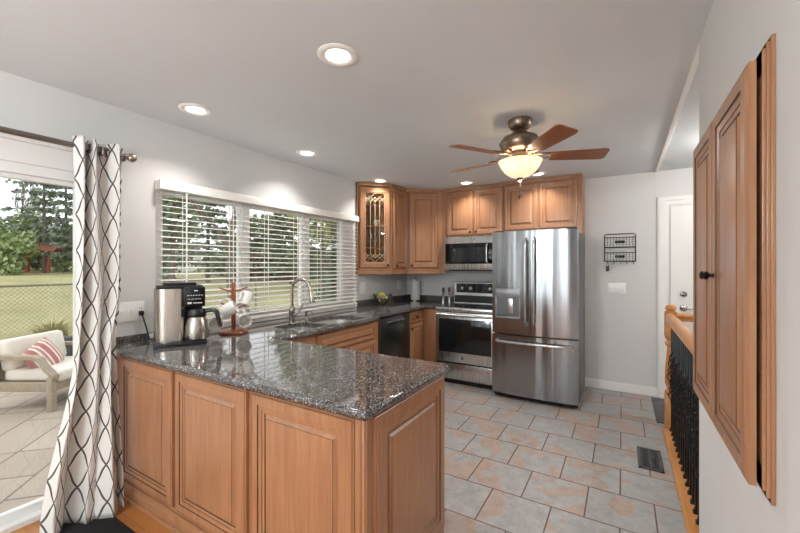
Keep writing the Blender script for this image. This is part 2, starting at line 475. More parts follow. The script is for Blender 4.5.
b = BM(); b.box(XL, XL+.02, DY0-.09, DY1+.06, DZ, 2.085, .004); b.box(XL, XL+.035, DY0-.1, DY1+.07, 2.085, 2.12, .005)
b.box(XL, XL+.02, DY1, DY1+.06, 0, DZ, .004); b.box(XL, XL+.02, DY0-.09, DY0, 0, DZ, .004)
struct('casing', b, M['white'], d1)
# white door on the back wall
b = BM(); b.box(.432, 1.24, YB-.03, YB-.002, .01, 2.05, .003)
d2 = struct('door_2', b, M['white'])
b = BM()
for a, c in ((.318, .415), (1.257, 1.354)):
    b.box(a, c, YB-.018, YB, 0, 2.075, .003)
    m = (a+.012, c-.03) if a < 1 else (a+.03, c-.012); b.box(m[0], m[1], YB-.026, YB-.0185, 0, 2.11, .002)
b.box(.318, 1.354, YB-.018, YB, 2.075, 2.155, .003); b.box(.33, 1.342, YB-.026, YB-.0185, 2.11, 2.145, .002)
b.box(.4155, .43, YB-.012, YB, 0, 2.062); b.box(1.242, 1.2565, YB-.012, YB, 0, 2.062); b.box(.4155, 1.2565, YB-.012, YB, 2.062, 2.0745)
struct('casing', b, M['white'], d2)
b = BM(); R90 = Matrix.Rotation(PI/2, 3, 'X')
b.lathe([(0, 0), (.034, 0), (.034, .006), (.026, .014), (.014, .018), (.012, .045), (0, .046)], (.545, YB-.03, .975), 20, rot=R90)
b.tube([(.545, YB-.07, .975), (.58, YB-.075, .972), (.62, YB-.074, .975), (.665, YB-.07, .962)], [.010, .009, .008, .006], 10)
struct('lever_handle', b, M['chrome'], d2, True)
b = BM(); b.lathe([(0, 0), (.032, 0), (.032, .008), (.025, .016), (.012, .018), (0, .018)], (.545, YB-.03, 1.12), 20, rot=R90)
b.box(.541, .549, YB-.062, YB-.046, 1.105, 1.135, .002)
struct('deadbolt', b, M['chrome'], d2, True)
b = BM(); b.box(-.40, .318, YB-.014, YB, 0, .085, .003); b.box(-.40, .318, YB-.010, YB, .085, .10, .003)
struct('baseboard_back', b, M['white'])
b = BM(); b.box(XR-.012, XR, YF, 2.16, 0, .09, .003); struct('baseboard_right', b, M['white'])
b = BM(); b.box(XR-.002, XR+.026, 2.165, YB, CZ-.012, CZ, .003); struct('trim_1', b, M['white'])
b = BM(); b.box(XR-.008, XR+.075, 2.16, 3.905, -.02, .022, .006); b.box(XR-.004, XR+.06, 2.16, 3.99, -.25, -.02)
struct('trim_2', b, M['oak_y'])

# ------------------------------------------------------------------ cabinet builder
def frame_of(P0, P1):
    d = Vector((P1[0]-P0[0], P1[1]-P0[1], 0)); w = d.length; d.normalize()
    nrm = Vector((d.y, -d.x, 0))     # front direction
    return d, nrm, w
def raised(P0, P1, z0, z1, t=.02, fw=.058, mi_frame=0):
    """raised panel door front; P0->P1 left to right seen from the front, on the front plane"""
    d, nrm, w = frame_of(P0, P1); h = z1-z0; o = Vector((P0[0], P0[1], z0))
    k = min(1, .45*min(w, h)/(fw+.04)); f = fw*k
    prof = [(0, t, 0), (0, .006, 0), (.0055, .0022, 0), (.0085, .0026, 1), (.011, 0, 0), (f*.66, 0, 0), (f*.70, .0045, 1), (f*.74, .0040, 0), (f*.95, .0072, 0),
            (f*.97, .0095, 1), (f+.012*k, .0105, 0), (f+.0145*k, .0145, 1), (f+.029*k, .0040, 0), (f+.0305*k, .0022, 1), (f+.032*k, .0020, 0)]
    B = BM(); rings = []
    for ins, dep, m in prof:
        rings.append([B.v(o + d*a + Vector((0, 0, c)) - nrm*dep) for a, c in ((ins, ins), (w-ins, ins), (w-ins, h-ins), (ins, h-ins))])
    for i in range(len(rings)-1):
        for q in range(4): B.face([rings[i][q], rings[i][(q+1) % 4], rings[i+1][(q+1) % 4], rings[i+1][q]], prof[i+1][2])
    B.face(rings[-1], 0); B.face(rings[0][::-1], 0)
    return B
def door(parent, P0, P1, z0, z1, name='door', knob=None, fw=.058, t=.02, label=None):
    o = obj(name, raised(P0, P1, z0, z1, t, fw), [M['wood'], M['glaze']], parent, True, ang=20)
    if label: o['label'] = label
    if knob:
        d, nrm, w = frame_of(P0, P1)
        c = Vector((P0[0], P0[1], z0)) + d*(knob[0] if knob[0] >= 0 else w+knob[0]) + Vector((0, 0, knob[1] if knob[1] >= 0 else (z1-z0)+knob[1]))
        rot = nrm.to_track_quat('Z', 'Y').to_matrix()
        B = BM(); B.lathe([(.008, 0), (.006, .003), (.005, .011), (.013, .016), (.0145, .021), (.010, .026), (0, .0275)], c, 14, rot=rot)
        k = obj('knob', B, M['knob'], o); k['label'] = 'dark bronze knob'
    return o
def cab_body(parent, pts, z0, z1, name='carcass', m='wood', bev=.002):
    B = BM(); B.prism(pts, z0, z1, bev); return obj(name, B, M[m], parent, False)
def rect(x0, x1, y0, y1): return [(x0, y0), (x1, y0), (x1, y1), (x0, y1)]

# ---- peninsula: three panelled units and an end
PY = 1.06
units = [(-2.66, -2.045, -2.64, -2.06, 'panelled cabinet of the peninsula beside the curtain'), (-2.045, -1.428, -2.03, -1.445, 'middle panelled cabinet of the peninsula under the granite'),
         (-1.428, -.80, -1.41, -.835, 'panelled peninsula cabinet at the outer corner with panelled end')]
for i, (a, c, p, q, lab) in enumerate(units):
    t = thing('peninsula_cabinet', 'maple '+lab, 'cabinet', (a, PY, 0), 'panelled cabinets of the peninsula')
    cab_body(t, rect(a, c, PY+.022, 1.715), .02, .874)
    B = BM(); B.box(a, c, PY+.010, PY+.022, 0, .095, .003); B.box(a, c, PY-.002, PY+.012, 0, .02, .004); obj('base_board', B, M['wood_x'], t)
    door(t, (p, PY), (q, PY), .122, .856, 'panel', fw=.07, t=.022)
    if i == 2:
        B = BM(); B.box(-.80, -.782, PY+.01, 1.735, 0, .874, .002); obj('end_board', B, M['wood'], t, False)
        B = BM(); B.box(-.832, -.786, PY+.002, PY+.03, 0, .874, .008); B.cyl((-.806, PY+.004, .0), (-.806, PY+.004, .874), .009, n=12); obj('corner_post', B, M['wood'], t)
        door(t, (-.770, PY+.05), (-.770, 1.725), .10, .858, 'side_panel', fw=.085, t=.012)
    if i == 0:
        B = BM(); B.box(-2.795, -2.661, PY+.03, 1.70, 0, .874); obj('filler', B, M['wood'], t, False)

# ---- base cabinets along the window wall
FX, FX2 = -2.092, -2.19
t = thing('sink_cabinet', 'maple sink base cabinet with wide false drawer under the sink', 'cabinet', (-2.4, 2.6, 0), 'base cabinets')
cab_body(t, rect(-2.795, FX-.02, 1.76, 3.06), .10, .66); cab_body(t, rect(FX-.028, FX-.0205, 1.76, 3.06), .66, .874, 'front_frame')
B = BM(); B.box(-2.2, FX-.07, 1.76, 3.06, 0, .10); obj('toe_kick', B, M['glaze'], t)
door(t, (FX, 2.20), (FX, 3.02), .70, .855, 'drawer_front', fw=.035)
door(t, (FX, 2.20), (FX, 2.605), .12, .685); door(t, (FX, 2.615), (FX, 3.02), .12, .685)
t = thing('dishwasher', 'dark stainless dishwasher under the granite left of the narrow drawer cabinet', 'dishwasher', (-2.45, 3.58, 0))
B = BM(); B.box(-2.78, FX2-.015, 3.205, 3.855, .10, .868); obj('tub', B, M['black'], t)
B = BM(); B.box(FX2-.015, FX2+.012, 3.205, 3.855, .115, .862, .006); obj('door', B, M['steel_d'], t)
B = BM(); B.box(FX2+.006, FX2+.0135, 3.36, 3.70, .765, .80, .004, 1); B.box(FX2+.010, FX2+.028, 3.36, 3.70, .798, .812, .004, 0); obj('handle', B, [M['steel'], M['black']], t)
B = BM(); B.box(-2.7, FX2-.05, 3.205, 3.855, 0, .10); obj('toe_kick', B, M['black'], t)
B = BM(); B.box(-2.795, FX2-.0, 3.065, 3.20, 0, .874); o = obj('filler_panel', B, M['wood'], origin=(-2.4, 3.22, 0)); tag(o, 'maple end panel between sink cabinet and dishwasher', 'panel')
t = thing('drawer_cabinet', 'narrow maple base cabinet with one drawer above a door by the range', 'cabinet', (-2.45, 4.1, 0), 'base cabinets')
cab_body(t, [(-2.795, 3.862), (FX2-.02, 3.862), (FX2-.02, 4.28), (-1.98, 4.28), (-1.98, 4.86), (-2.795, 4.86)], .10, .874)
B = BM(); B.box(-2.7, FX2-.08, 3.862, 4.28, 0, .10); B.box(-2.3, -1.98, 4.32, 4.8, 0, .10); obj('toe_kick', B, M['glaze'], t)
door(t, (FX2, 3.875), (FX2, 4.225), .72, .86, 'drawer', (.16, .07), .03); door(t, (FX2, 3.875), (FX2, 4.225), .12, .705, 'door', (.03, -.05), .05)
B = BM(); B.box(FX2-.02, -1.985, 4.262, 4.28, .0, .87, .002); obj('filler', B, M['wood'], t)

# ---- granite worktop with sink cut-outs
def arc(cx, cy, r, a0, a1, n=6): return [(cx+r*math.cos(math.radians(a0+(a1-a0)*i/n)), cy+r*math.sin(math.radians(a0+(a1-a0)*i/n))) for i in range(n+1)]
CT, CB = .914, .876
h1 = arc(-2.41, 2.10, .05, 180, 270) + arc(-2.17, 2.09, .04, 270, 360) + arc(-2.17, 2.35, .03, 0, 90) + arc(-2.41, 2.33, .05, 90, 180)
h2 = arc(-2.35, 2.62, .19, 180, 270) + arc(-2.17, 2.47, .04, 270, 360) + arc(-2.17, 2.88, .04, 0, 90) + arc(-2.35, 2.73, .19, 90, 180)
outline = [(-2.795, 1.02)] + arc(-.765, 1.035, .015, 270, 360, 4) + arc(-.765, 1.735, .015, 0, 90, 4) + [(-2.12, 1.75), (-2.06, 1.83), (-2.055, 2.0), (-2.06, 3.02), (-2.10, 3.09), (-2.15, 3.15), (-2.15, 4.235), (-1.985, 4.235), (-1.985, 4.865), (-2.795, 4.865)]
def offset(pts, dd):
    out = []; n = len(pts)
    for i in range(n):
        p0, p, p1 = Vector(pts[i-1]), Vector(pts[i]), Vector(pts[(i+1) % n])
        e0, e1 = (p-p0).normalized(), (p1-p).normalized()
        n0, n1 = Vector((-e0.y, e0.x)), Vector((-e1.y, e1.x)); k = n0+n1
        k = k/max(.3, k.dot(n0)) if k.length > 1e-6 else n0
        out.append(tuple(p + k*dd))
    return out
B = BM()
prof = [(.013, CT), (.0125, CT-.003), (.010, CT-.006), (.009, CT-.009), (.004, CT-.0095), (.0008, CT-.014), (0, CT-.020), (.0008, CB+.010), (.004, CB+.004), (.010, CB)]
lo = [[B.v((x, y, z)) for x, y in offset(outline, i)] for i, z in prof]
n = len(outline)
for A, D in zip(lo[:-1], lo[1:]):
    for k in range(n): B.face([A[k], A[(k+1) % n], D[(k+1) % n], D[k]])
for ring, z in ((lo[0], CT), (lo[-1], CB)):
    es = [B.b.edges.get((ring[k], ring[(k+1) % n])) for k in range(n)]; hv = []
    for h in (h1, h2):
        vv = [B.v((x, y, z)) for x, y in h]; hv.append(vv); es += [B.b.edges.new((vv[k], vv[(k+1) % len(vv)])) for k in range(len(vv))]
    bmesh.ops.triangle_fill(B.b, use_beauty=True, use_dissolve=False, edges=es)
    if z == CT: hvt = hv
for A, D in zip(hvt, hv):
    for k in range(len(A)): B.face([A[k], A[(k+1) % len(A)], D[(k+1) % len(A)], D[k]])
wt = obj('countertop', B, M['granite'], origin=(-2.4, 2.2, CT), ang=30)
tag(wt, 'speckled grey granite worktop running from the peninsula to the range', 'countertop')
for q in ((XL+.002, XL+.022, 3.60, 4.868, CT, .99), (XL+.022, -1.985, YB-.022, YB-.002, CT, .99), (XL+.002, XL+.022, 1.03, 1.385, CT, .955)):
    B = BM(); B.box(*q, .002); obj('backsplash', B, M['granite'], wt)
# ---- sink
t = thing('sink', 'double bowl stainless sink set under the granite worktop', 'sink', (-2.3, 2.45, .70))
for h, dz in ((h1, .72), (h2, .70)):
    B = BM(); hh = offset(h, -.004); rr = [[(x, y, .8755) for x, y in offset(hh, -.008)], [(x, y, .8755) for x, y in hh], [(x, y, dz+.03) for x, y in offset(hh, .008)], [(x, y, dz+.006) for x, y in offset(hh, .022)], [(x, y, dz) for x, y in offset(hh, .05)]]
    B.rings(rr, False, True); bo = obj('bowl', B, M['satin'], t)
    cx = sum(p[0] for p in h)/len(h); cy = sum(p[1] for p in h)/len(h)
    B = BM(); B.lathe([(.045, 0), (.045, .003), (.03, .003), (.02, .001)], (cx, cy, dz+.001), 16); obj('drain', B, M['chrome'], bo)
# ---- faucet
t = thing('faucet', 'brushed nickel gooseneck pull-down faucet standing behind the sink', 'faucet', (-2.46, 2.27, CT))
B = BM(); B.lathe([(.034, 0), (.034, .006), (.026, .012), (.024, .10), (.026, .105), (.026, .13), (.02, .145), (.014, .15)], (-2.46, 2.27, CT), 20); obj('body', B, M['nickel'], t)
B = BM(); dx, dy = .93, .36
def fp(s, z): return (-2.46+dx*s, 2.27+dy*s, CT+z)
P = [fp(0, .14), fp(0, .30)] + [fp(.085-.085*math.cos(PI*i/12), .30+.085*math.sin(PI*i/12)) for i in range(1, 11)] + [fp(.176, .265)]
B.tube(P, .0125, 12); obj('spout', B, M['nickel'], t)
B = BM(); B.tube([fp(.174, .275), fp(.180, .24), fp(.187, .20), fp(.190, .185)], [.0155, .018, .023, .021], 14); obj('spray_head', B, M['nickel'], t)
B = BM(); B.tube([fp(.02, .08), fp(.05, .085), fp(.075, .12), fp(.098, .165)], [.014, .012, .009, .007], 10); obj('handle', B, M['nickel'], t)
B = BM(); B.lathe([(.018, 0), (.018, .005), (.011, .01), (.010, .05), (.013, .055), (.013, .07), (0, .072)], (-2.58, 2.56, CT), 14); B.tube([(-2.58, 2.56, .98), (-2.55, 2.57, .985), (-2.52, 2.58, .975)], .006, 8)
o = obj('soap_dispenser', B, M['nickel'], origin=(-2.58, 2.56, CT)); tag(o, 'small nickel soap dispenser right of the faucet behind the sink', 'soap dispenser')

# ---- upper cabinets
UB, UT, UY = 1.37, 2.435, 4.54
def crown(t, pts, closed=False):          # thin top moulding and light rail along a front polyline
    for z0, z1, pr in ((UT-.035, UT, .014),):
        B = BM()
        for A, D in zip(pts[:-1], pts[1:]):
            d, nrm, w = frame_of(A, D); q = [(A[0], A[1]), (D[0], D[1])]
            B.prism([(A[0]+nrm.x*pr, A[1]+nrm.y*pr), (D[0]+nrm.x*pr, D[1]+nrm.y*pr), (D[0]-nrm.x*.01, D[1]-nrm.y*.01), (A[0]-nrm.x*.01, A[1]-nrm.y*.01)], z0, z1, .003)
        obj('crown', B, M['wood_x'], t)
def lightrail(t, pts):
    B = BM()
    for A, D in zip(pts[:-1], pts[1:]):
        d, nrm, w = frame_of(A, D); pr = .008
        B.prism([(A[0]+nrm.x*pr, A[1]+nrm.y*pr), (D[0]+nrm.x*pr, D[1]+nrm.y*pr), (D[0]-nrm.x*.012, D[1]-nrm.y*.012), (A[0]-nrm.x*.012, A[1]-nrm.y*.012)], UB-.055, UB, .004)
    obj('light_rail', B, M['wood_x'], t)
Wl = XL+.004
A_, B_, C_, D_ = (-2.768, 3.60), (-2.47, 3.905), (-2.45, 4.24), (-2.075, UY)
t = thing('glass_cabinet', 'angled maple wall cabinet with leaded glass door beside the window', 'cabinet', (-2.7, 3.78, UB), 'wall cabinets')
B = BM()
poly = [(Wl, 3.60), A_, B_, (Wl, 3.905)]
pin = offset(poly, .016)
for z0, z1 in ((UB, UB+.02), (UT-.02, UT)): B.prism(poly, z0, z1)
B.prism([(Wl, 3.60), A_, (A_[0]+.008, A_[1]+.018), (Wl, 3.618)], UB, UT); B.prism([(Wl, 3.885), (B_[0]-.02, 3.885), B_, (Wl, 3.905)], UB, UT); B.box(Wl, Wl+.008, 3.60, 3.905, UB, UT)
obj('carcass', B, M['wood'], t, False)
for z in (1.63, 1.90, 2.17):
    B = BM(); B.prism([(Wl+.01, 3.625), (-2.77, 3.625), (-2.525, 3.88), (Wl+.01, 3.88)], z, z+.016); obj('shelf', B, M['inside'], t, False)
d, nrm, w = frame_of(A_, B_)
A2 = (A_[0]+nrm.x*.002, A_[1]+nrm.y*.002); B2 = (B_[0]+nrm.x*.002, B_[1]+nrm.y*.002)
def fpt(a, z, dep=0, base=A2): return Vector((base[0], base[1], z)) + d*a + nrm*(.02-dep)
def framedoor(z0, z1, w0, w1, fw):
    B = BM(); prof = [(0, .02, 0), (0, .006, 0), (.006, .002, 0), (.009, .003, 1), (.012, 0, 0), (fw-.014, 0, 0), (fw-.010, .004, 1), (fw, .008, 0), (fw, .02, 0)]
    R = []
    for ins, dep, m in prof: R.append([B.v(fpt(a, z, dep)) for a, z in ((w0+ins, z0+ins), (w1-ins, z0+ins), (w1-ins, z1-ins), (w0+ins, z1-ins))])
    for i in range(len(R)):
        j = (i+1) % len(R)
        for q in range(4): B.face([R[i][q], R[i][(q+1) % 4], R[j][(q+1) % 4], R[j][q]], prof[j][2])
    return B
dz0, dz1, da0, da1 = UB+.02, UT-.05, .022, w-.022
do = obj('door', framedoor(dz0, dz1, da0, da1, .075), [M['wood'], M['glaze']], t, True, ang=20)
ga, gb, gz0, gz1 = da0+.075, da1-.075, dz0+.075, dz1-.075
B = BM(); q = [fpt(ga-.004, gz0-.004, .013), fpt(gb+.004, gz0-.004, .013), fpt(gb+.004, gz1+.004, .013), fpt(ga-.004, gz1+.004, .013)]
B.rings([q, [p - nrm*.003 for p in q]]); obj('pane', B, M['cabglass'], do, False)
B = BM(); gw = gb-ga
def bar(a0, z0_, a1, z1_, r=.003): B.tube([fpt(a0, z0_, .010), fpt(a1, z1_, .010)], r, 6)
for f in (.25, .5, .75):
    bar(ga+gw*f, gz0+.10 if f != .5 else gz0+.06, ga+gw*f, gz1-.10 if f != .5 else gz1-.06)
for zz, sg in ((gz0, 1), (gz1, -1)):
    for k in range(4):
        a0, a1 = ga+gw*k/4, ga+gw*(k+1)/4
        bar(a0, zz+sg*(.05 if k % 2 == 0 else .10), a1, zz+sg*(.10 if k % 2 == 0 else .05)); bar(a0, zz+sg*(.05 if k % 2 else 0), a1, zz+sg*(0 if k % 2 else .05))
    for k in (0, 2): bar(ga+gw*k/4, zz, ga+gw*(k+2)/4, zz+sg*.10); bar(ga+gw*(k+2)/4, zz, ga+gw*k/4, zz+sg*.10)
o = obj('leading', B, M['came'], do); o['label'] = 'pale criss-cross leading on the glass'
B = BM(); B.lathe([(.008, 0), (.005, .011), (.0145, .021), (0, .0275)], fpt(da1-.035, dz0+.035, 0), 14, rot=nrm.to_track_quat('Z', 'Y').to_matrix()); obj('knob', B, M['knob'], do)
crown(t, [A_, B_]); lightrail(t, [(Wl, 3.60), A_, B_])
# glassware inside
gi = 0
for z, items in ((UB+.02, ((-2.73, 3.70, 'g'), (-2.68, 3.80, 'g'))), (1.646, ((-2.74, 3.68, 's'), (-2.68, 3.77, 's'))), (1.916, ((-2.74, 3.70, 's'), (-2.65, 3.83, 'c'))), (2.186, ((-2.73, 3.71, 'c'), (-2.66, 3.81, 'g')))):
    for x, y, k in items:
        B = BM()
        if k == 'g': B.lathe([(.028, 0), (.033, .10), (.031, .10), (.026, .004), (0, .004)], (x, y, z), 16, cap=False); nm, lab = 'tumbler', 'clear tumbler'
        elif k == 's': B.lathe([(.032, 0), (.032, .003), (.005, .006), (.004, .08), (.02, .10), (.034, .13), (.031, .175), (.029, .175), (.032, .13), (.018, .104), (0, .10)], (x, y, z), 16, cap=False); nm, lab = 'wine_glass', 'stemmed wine glass'
        else: B.lathe([(.022, 0), (.038, .02), (.042, .075), (.039, .075), (.035, .02), (0, .012)], (x, y, z), 16, cap=False); nm, lab = 'teacup', 'pale ceramic cup'
        o = obj(nm, B, M['ceramic'] if k == 'c' else M['bowlg'], origin=(x, y, z))
        lev = {UB+.02: 'cabinet floor', 1.646: 'lowest shelf', 1.916: 'middle shelf', 2.186: 'top shelf'}[z]
        side = 'near the window side' if items[0][:2] == (x, y) else 'near the solid door'
        tag(o, f'{lab} on the {lev} of the glass cabinet, {side}', 'cup' if k == 'c' else 'glass', 'glassware in the glass cabinet')
t = thing('wall_cabinet', 'narrow maple wall cabinet between glass cabinet and corner cabinet', 'cabinet', (-2.62, 4.07, UB), 'wall cabinets')
cab_body(t, [(Wl, 3.908), (-2.47, 3.908), (-2.45, 4.238), (Wl, 4.238)], UB, UT)
door(t, (-2.446, 3.935), (-2.428, 4.222), UB+.02, UT-.05, knob=(.035, .035), fw=.05); crown(t, [(-2.47, 3.908), (-2.45, 4.238)]); lightrail(t, [(-2.47, 3.908), (-2.45, 4.238)])
t = thing('corner_cabinet', 'diagonal maple corner wall cabinet with one tall raised door', 'cabinet', (-2.45, 4.55, UB), 'wall cabinets')
cab_body(t, [(Wl, 4.242), C_, D_, (-2.075, YB-.004), (Wl, YB-.004)], UB, UT)
d, nrm, w = frame_of(C_, D_)
def cp(a): return (C_[0]+d.x*a+nrm.x*.021, C_[1]+d.y*a+nrm.y*.021)
door(t, cp(.03), cp(w-.06), UB+.02, UT-.05, knob=(.035, .035), fw=.065); crown(t, [C_, D_]); lightrail(t, [C_, D_, (-2.03, UY)])
t = thing('wall_cabinet', 'short maple two-door wall cabinet over the microwave', 'cabinet', (-1.65, 4.7, 1.80), 'wall cabinets')
cab_body(t, rect(-2.073, -1.252, UY, YB-.004), 1.793, UT)
cab_body(t, rect(-2.073, -2.013, UY, YB-.004), 1.37, 1.793, 'side_filler')
door(t, (-2.0, UY-.021), (-1.635, UY-.021), 1.815, UT-.05, knob=(-.035, .035)); door(t, (-1.625, UY-.021), (-1.262, UY-.021), 1.815, UT-.05, knob=(.035, .035)); crown(t, [(-2.073, UY), (-1.252, UY)])
t = thing('wall_cabinet', 'deep maple two-door cabinet over the refrigerator', 'cabinet', (-.82, 4.7, 1.83), 'wall cabinets')
cab_body(t, rect(-1.248, -.402, UY, YB-.004), 1.83, UT)
B = BM(); B.box(-.402, -.384, UY-.02, YB-.004, 1.755, UT, .002); B.box(-.43, -.384, UY-.018, UY, 1.755, UT, .003); obj('side_panel', B, M['wood'], t, False)
door(t, (-1.236, UY-.021), (-.845, UY-.021), 1.845, UT-.05); door(t, (-.835, UY-.021), (-.435, UY-.021), 1.845, UT-.05); crown(t, [(-1.248, UY-.02), (-.384, UY-.02)])

# ------------------------------------------------------------------ microwave
def emblem(c, nrm, r):
    rot = Vector(nrm).to_track_quat('Z', 'Y').to_matrix(); B = BM()
    B.lathe([(r, 0), (r, .0012), (r*.82, .0016)], c, 20, rot=rot, mi=0); B.lathe([(r*.78, .0012), (r*.78, .0020), (0, .0020)], c, 20, rot=rot, mi=1)
    for k in range(3): B.obox(Vector(c)+Vector(nrm)*.0022, r*1.0, .0006, r*.16, Matrix.Rotation(k*PI/3, 3, 'Y'), mi=0)
    return B
t = thing('microwave', 'stainless over-the-range microwave hung beneath the short cabinet', 'microwave', (-1.63, 4.66, 1.37))
mx0, mx1, mz0, mz1, my = -2.01, -1.255, 1.368, 1.79, 4.46
B = BM(); B.box(mx0, mx1, my+.03, YB-.006, mz0, mz1, .003); obj('case', B, M['steel_d'], t)
B = BM(); B.box(mx0, mx1, my, my+.03, mz0, mz1, .006); dr = obj('front', B, M['steel'], t)
B = BM(); B.box(mx0+.022, mx1-.012, my-.003, my+.002, mz0+.075, mz1-.085, .002); w_ = obj('window', B, M['blackglass'], dr)
B = BM(); B.box(mx0+.12, mx1-.2, my-.0042, my-.003, mz0+.105, mz1-.14); obj('mesh_screen', B, M['ovenglass'], dr)
B = BM(); xh = -1.425; B.tube([(xh, my-.003, mz0+.09), (xh, my-.04, mz0+.10), (xh, my-.045, mz0+.20), (xh, my-.045, mz1-.17), (xh, my-.04, mz1-.11), (xh, my-.003, mz1-.10)], .011, 10); obj('handle', B, M['steel'], dr)
obj('emblem', emblem((-1.60, my-.0005, mz1-.038), (0, -1, 0), .014), [M['steel'], M['ink']], dr)
B = BM(); B.box(mx0+.05, mx1-.05, my+.04, 4.8, mz0-.014, mz0); obj('vent_grille', B, M['black'], t)

# ------------------------------------------------------------------ range
rx0, rx1, ry = -1.968, -1.228, 4.13
t = thing('range', 'stainless slide-in electric range with black oven window below the microwave', 'stove', (-1.6, 4.5, 0))
B = BM(); B.box(rx0, rx1, ry+.02, 4.80, .03, .895, .002); B.box(rx0+.02, rx1-.02, ry+.05, 4.8, 0, .03); obj('body', B, M['black'], t)
B = BM(); B.box(rx0, rx1, ry+.0, 4.80, .895, .917, .005); B.box(rx0, rx1, ry-.012, ry+.05, .868, .916, .008); obj('cooktop_trim', B, M['steel'], t)
B = BM(); B.box(rx0+.015, rx1-.015, ry+.055, 4.692, .917, .920)
ct = obj('cooktop_glass', B, M['blackglass'], t)
for x, y, r in ((-1.78, 4.32, .10), (-1.42, 4.32, .085), (-1.78, 4.57, .08), (-1.42, 4.57, .10)):
    B = BM(); B.tube([(x+r*math.cos(2*PI*k/28), y+r*math.sin(2*PI*k/28), .9203) for k in range(28)], .0012, 4, closed=True); obj('burner_ring', B, M['steel_d'], ct)
B = BM(); B.prism([(4.695, .917), (4.715, 1.195), (4.745, 1.21), (4.80, 1.21), (4.80, .917)], rx0, rx1, .004)
for v in B.b.verts: v.co = (v.co.z, v.co.x, v.co.y)
bp = obj('back_panel', B, M['steel'], t)
def bpp(x, z, e=.003): return (x, 4.695+.02*(z-.917)/.283-e, z)
B = BM(); B.rings([[bpp(rx0+.03, 1.06), bpp(rx1-.03, 1.06), bpp(rx1-.03, 1.185), bpp(rx0+.03, 1.185)], [bpp(rx0+.03, 1.06, -.004), bpp(rx1-.03, 1.06, -.004), bpp(rx1-.03, 1.185, -.004), bpp(rx0+.03, 1.185, -.004)]]); obj('control_glass', B, M['blackglass'], bp, False)
B = BM(); B.rings([[bpp(rx0+.01, .93), bpp(rx1-.01, .93), bpp(rx1-.01, 1.025), bpp(rx0+.01, 1.025)], [bpp(rx0+.01, .93, -.004), bpp(rx1-.01, .93, -.004), bpp(rx1-.01, 1.025, -.004), bpp(rx0+.01, 1.025, -.004)]]); obj('vent_band', B, M['black'], bp, False)
for x in (rx0+.12, rx0+.24, rx1-.24, rx1-.12):
    B = BM(); B.lathe([(.022, 0), (.022, .008), (.017, .022), (0, .023)], bpp(x, 1.12), 16, rot=R90); obj('knob', B, M['steel'], bp)
B = BM(); B.box(rx0+.004, rx1-.004, ry-.015, ry+.02, .268, .862, .006); od = obj('oven_door', B, M['steel'], t)
B = BM(); B.box(rx0+.045, rx1-.045, ry-.0175, ry-.012, .385, .785, .003); obj('window', B, M['ovenglass'], od)
B = BM(); zh = .835
B.tube([(rx0+.03, ry-.06, zh), (rx1-.03, ry-.06, zh)], .0155, 14)
for x in (rx0+.05, rx1-.05): B.box(x-.014, x+.014, ry-.06, ry-.01, zh-.012, zh+.012, .003)
obj('handle', B, M['steel'], od)
obj('emblem', emblem((-1.62, ry-.0155, .325), (0, -1, 0), .017), [M['steel'], M['ink']], od)
B = BM(); B.box(rx0+.004, rx1-.004, ry-.012, ry+.02, .065, .250, .006); obj('storage_drawer', B, M['steel'], t)

# ------------------------------------------------------------------ refrigerator
fx0_, fx1_, fy = -1.222, -.372, 3.99
xc, hw = (fx0_+fx1_)/2, (fx1_-fx0_)/2; xs_ = xc-.018
def curved(xa, xb, z0, z1, m=10):
    f = [(xa+(xb-xa)*i/m) for i in range(m+1)]
    pts = [(x, fy - .038*(1-((x-xc)/hw)**2)) for x in f]
    B = BM(); B.prism(pts + [(xb, fy+.055), (xa, fy+.055)], z0, z1, .006); return B
t = thing('refrigerator', 'stainless french door refrigerator with water dispenser and bottom freezer drawer', 'refrigerator', (xc, 4.4, 0))
B = BM(); B.box(fx0_+.005, fx1_-.005, fy+.06, 4.79, .04, 1.765, .004); obj('case', B, M['steel_s'], t)
B = BM(); B.box(fx0_+.01, fx1_-.01, fy+.05, 4.7, .012, .05); 
for x in (fx0_+.06, fx1_-.06): B.cyl((x, fy+.09, 0), (x, fy+.09, .02), .02, n=12)
obj('base_grille', B, M['black'], t)
def fyx(x): return fy - .038*(1-((x-xc)/hw)**2)
dl = obj('door', curved(fx0_, xs_-.003, .698, 1.782), M['fridge'], t)
dr = obj('door', curved(xs_+.003, fx1_, .698, 1.782), M['fridge'], t)
fd = obj('freezer_drawer', curved(fx0_, fx1_, .055, .682, 16), M['fridge'], t)
def fh(x, z0, z1, par):
    B = BM(); y = fyx(x)
    B.tube([(x, y+.004, z0), (x, y-.045, z0+.025), (x, y-.055, z0+.08), (x, y-.058, (z0+z1)/2), (x, y-.055, z1-.08), (x, y-.045, z1-.025), (x, y+.004, z1)], .0135, 12); obj('handle', B, M['steel'], par)
fh(xs_-.042, .80, 1.70, dl); fh(xs_+.042, .80, 1.70, dr)
B = BM(); xs = [fx0_+.06+(fx1_-fx0_-.12)*i/12 for i in range(13)]
B.tube([(xs[0], fyx(xs[0])+.004, .625)] + [(x, fyx(x)-.055+(.012 if i in (0, 12) else 0), .618) for i, x in enumerate(xs)] + [(xs[-1], fyx(xs[-1])+.004, .625)], .0145, 12); obj('handle', B, M['steel'], fd)
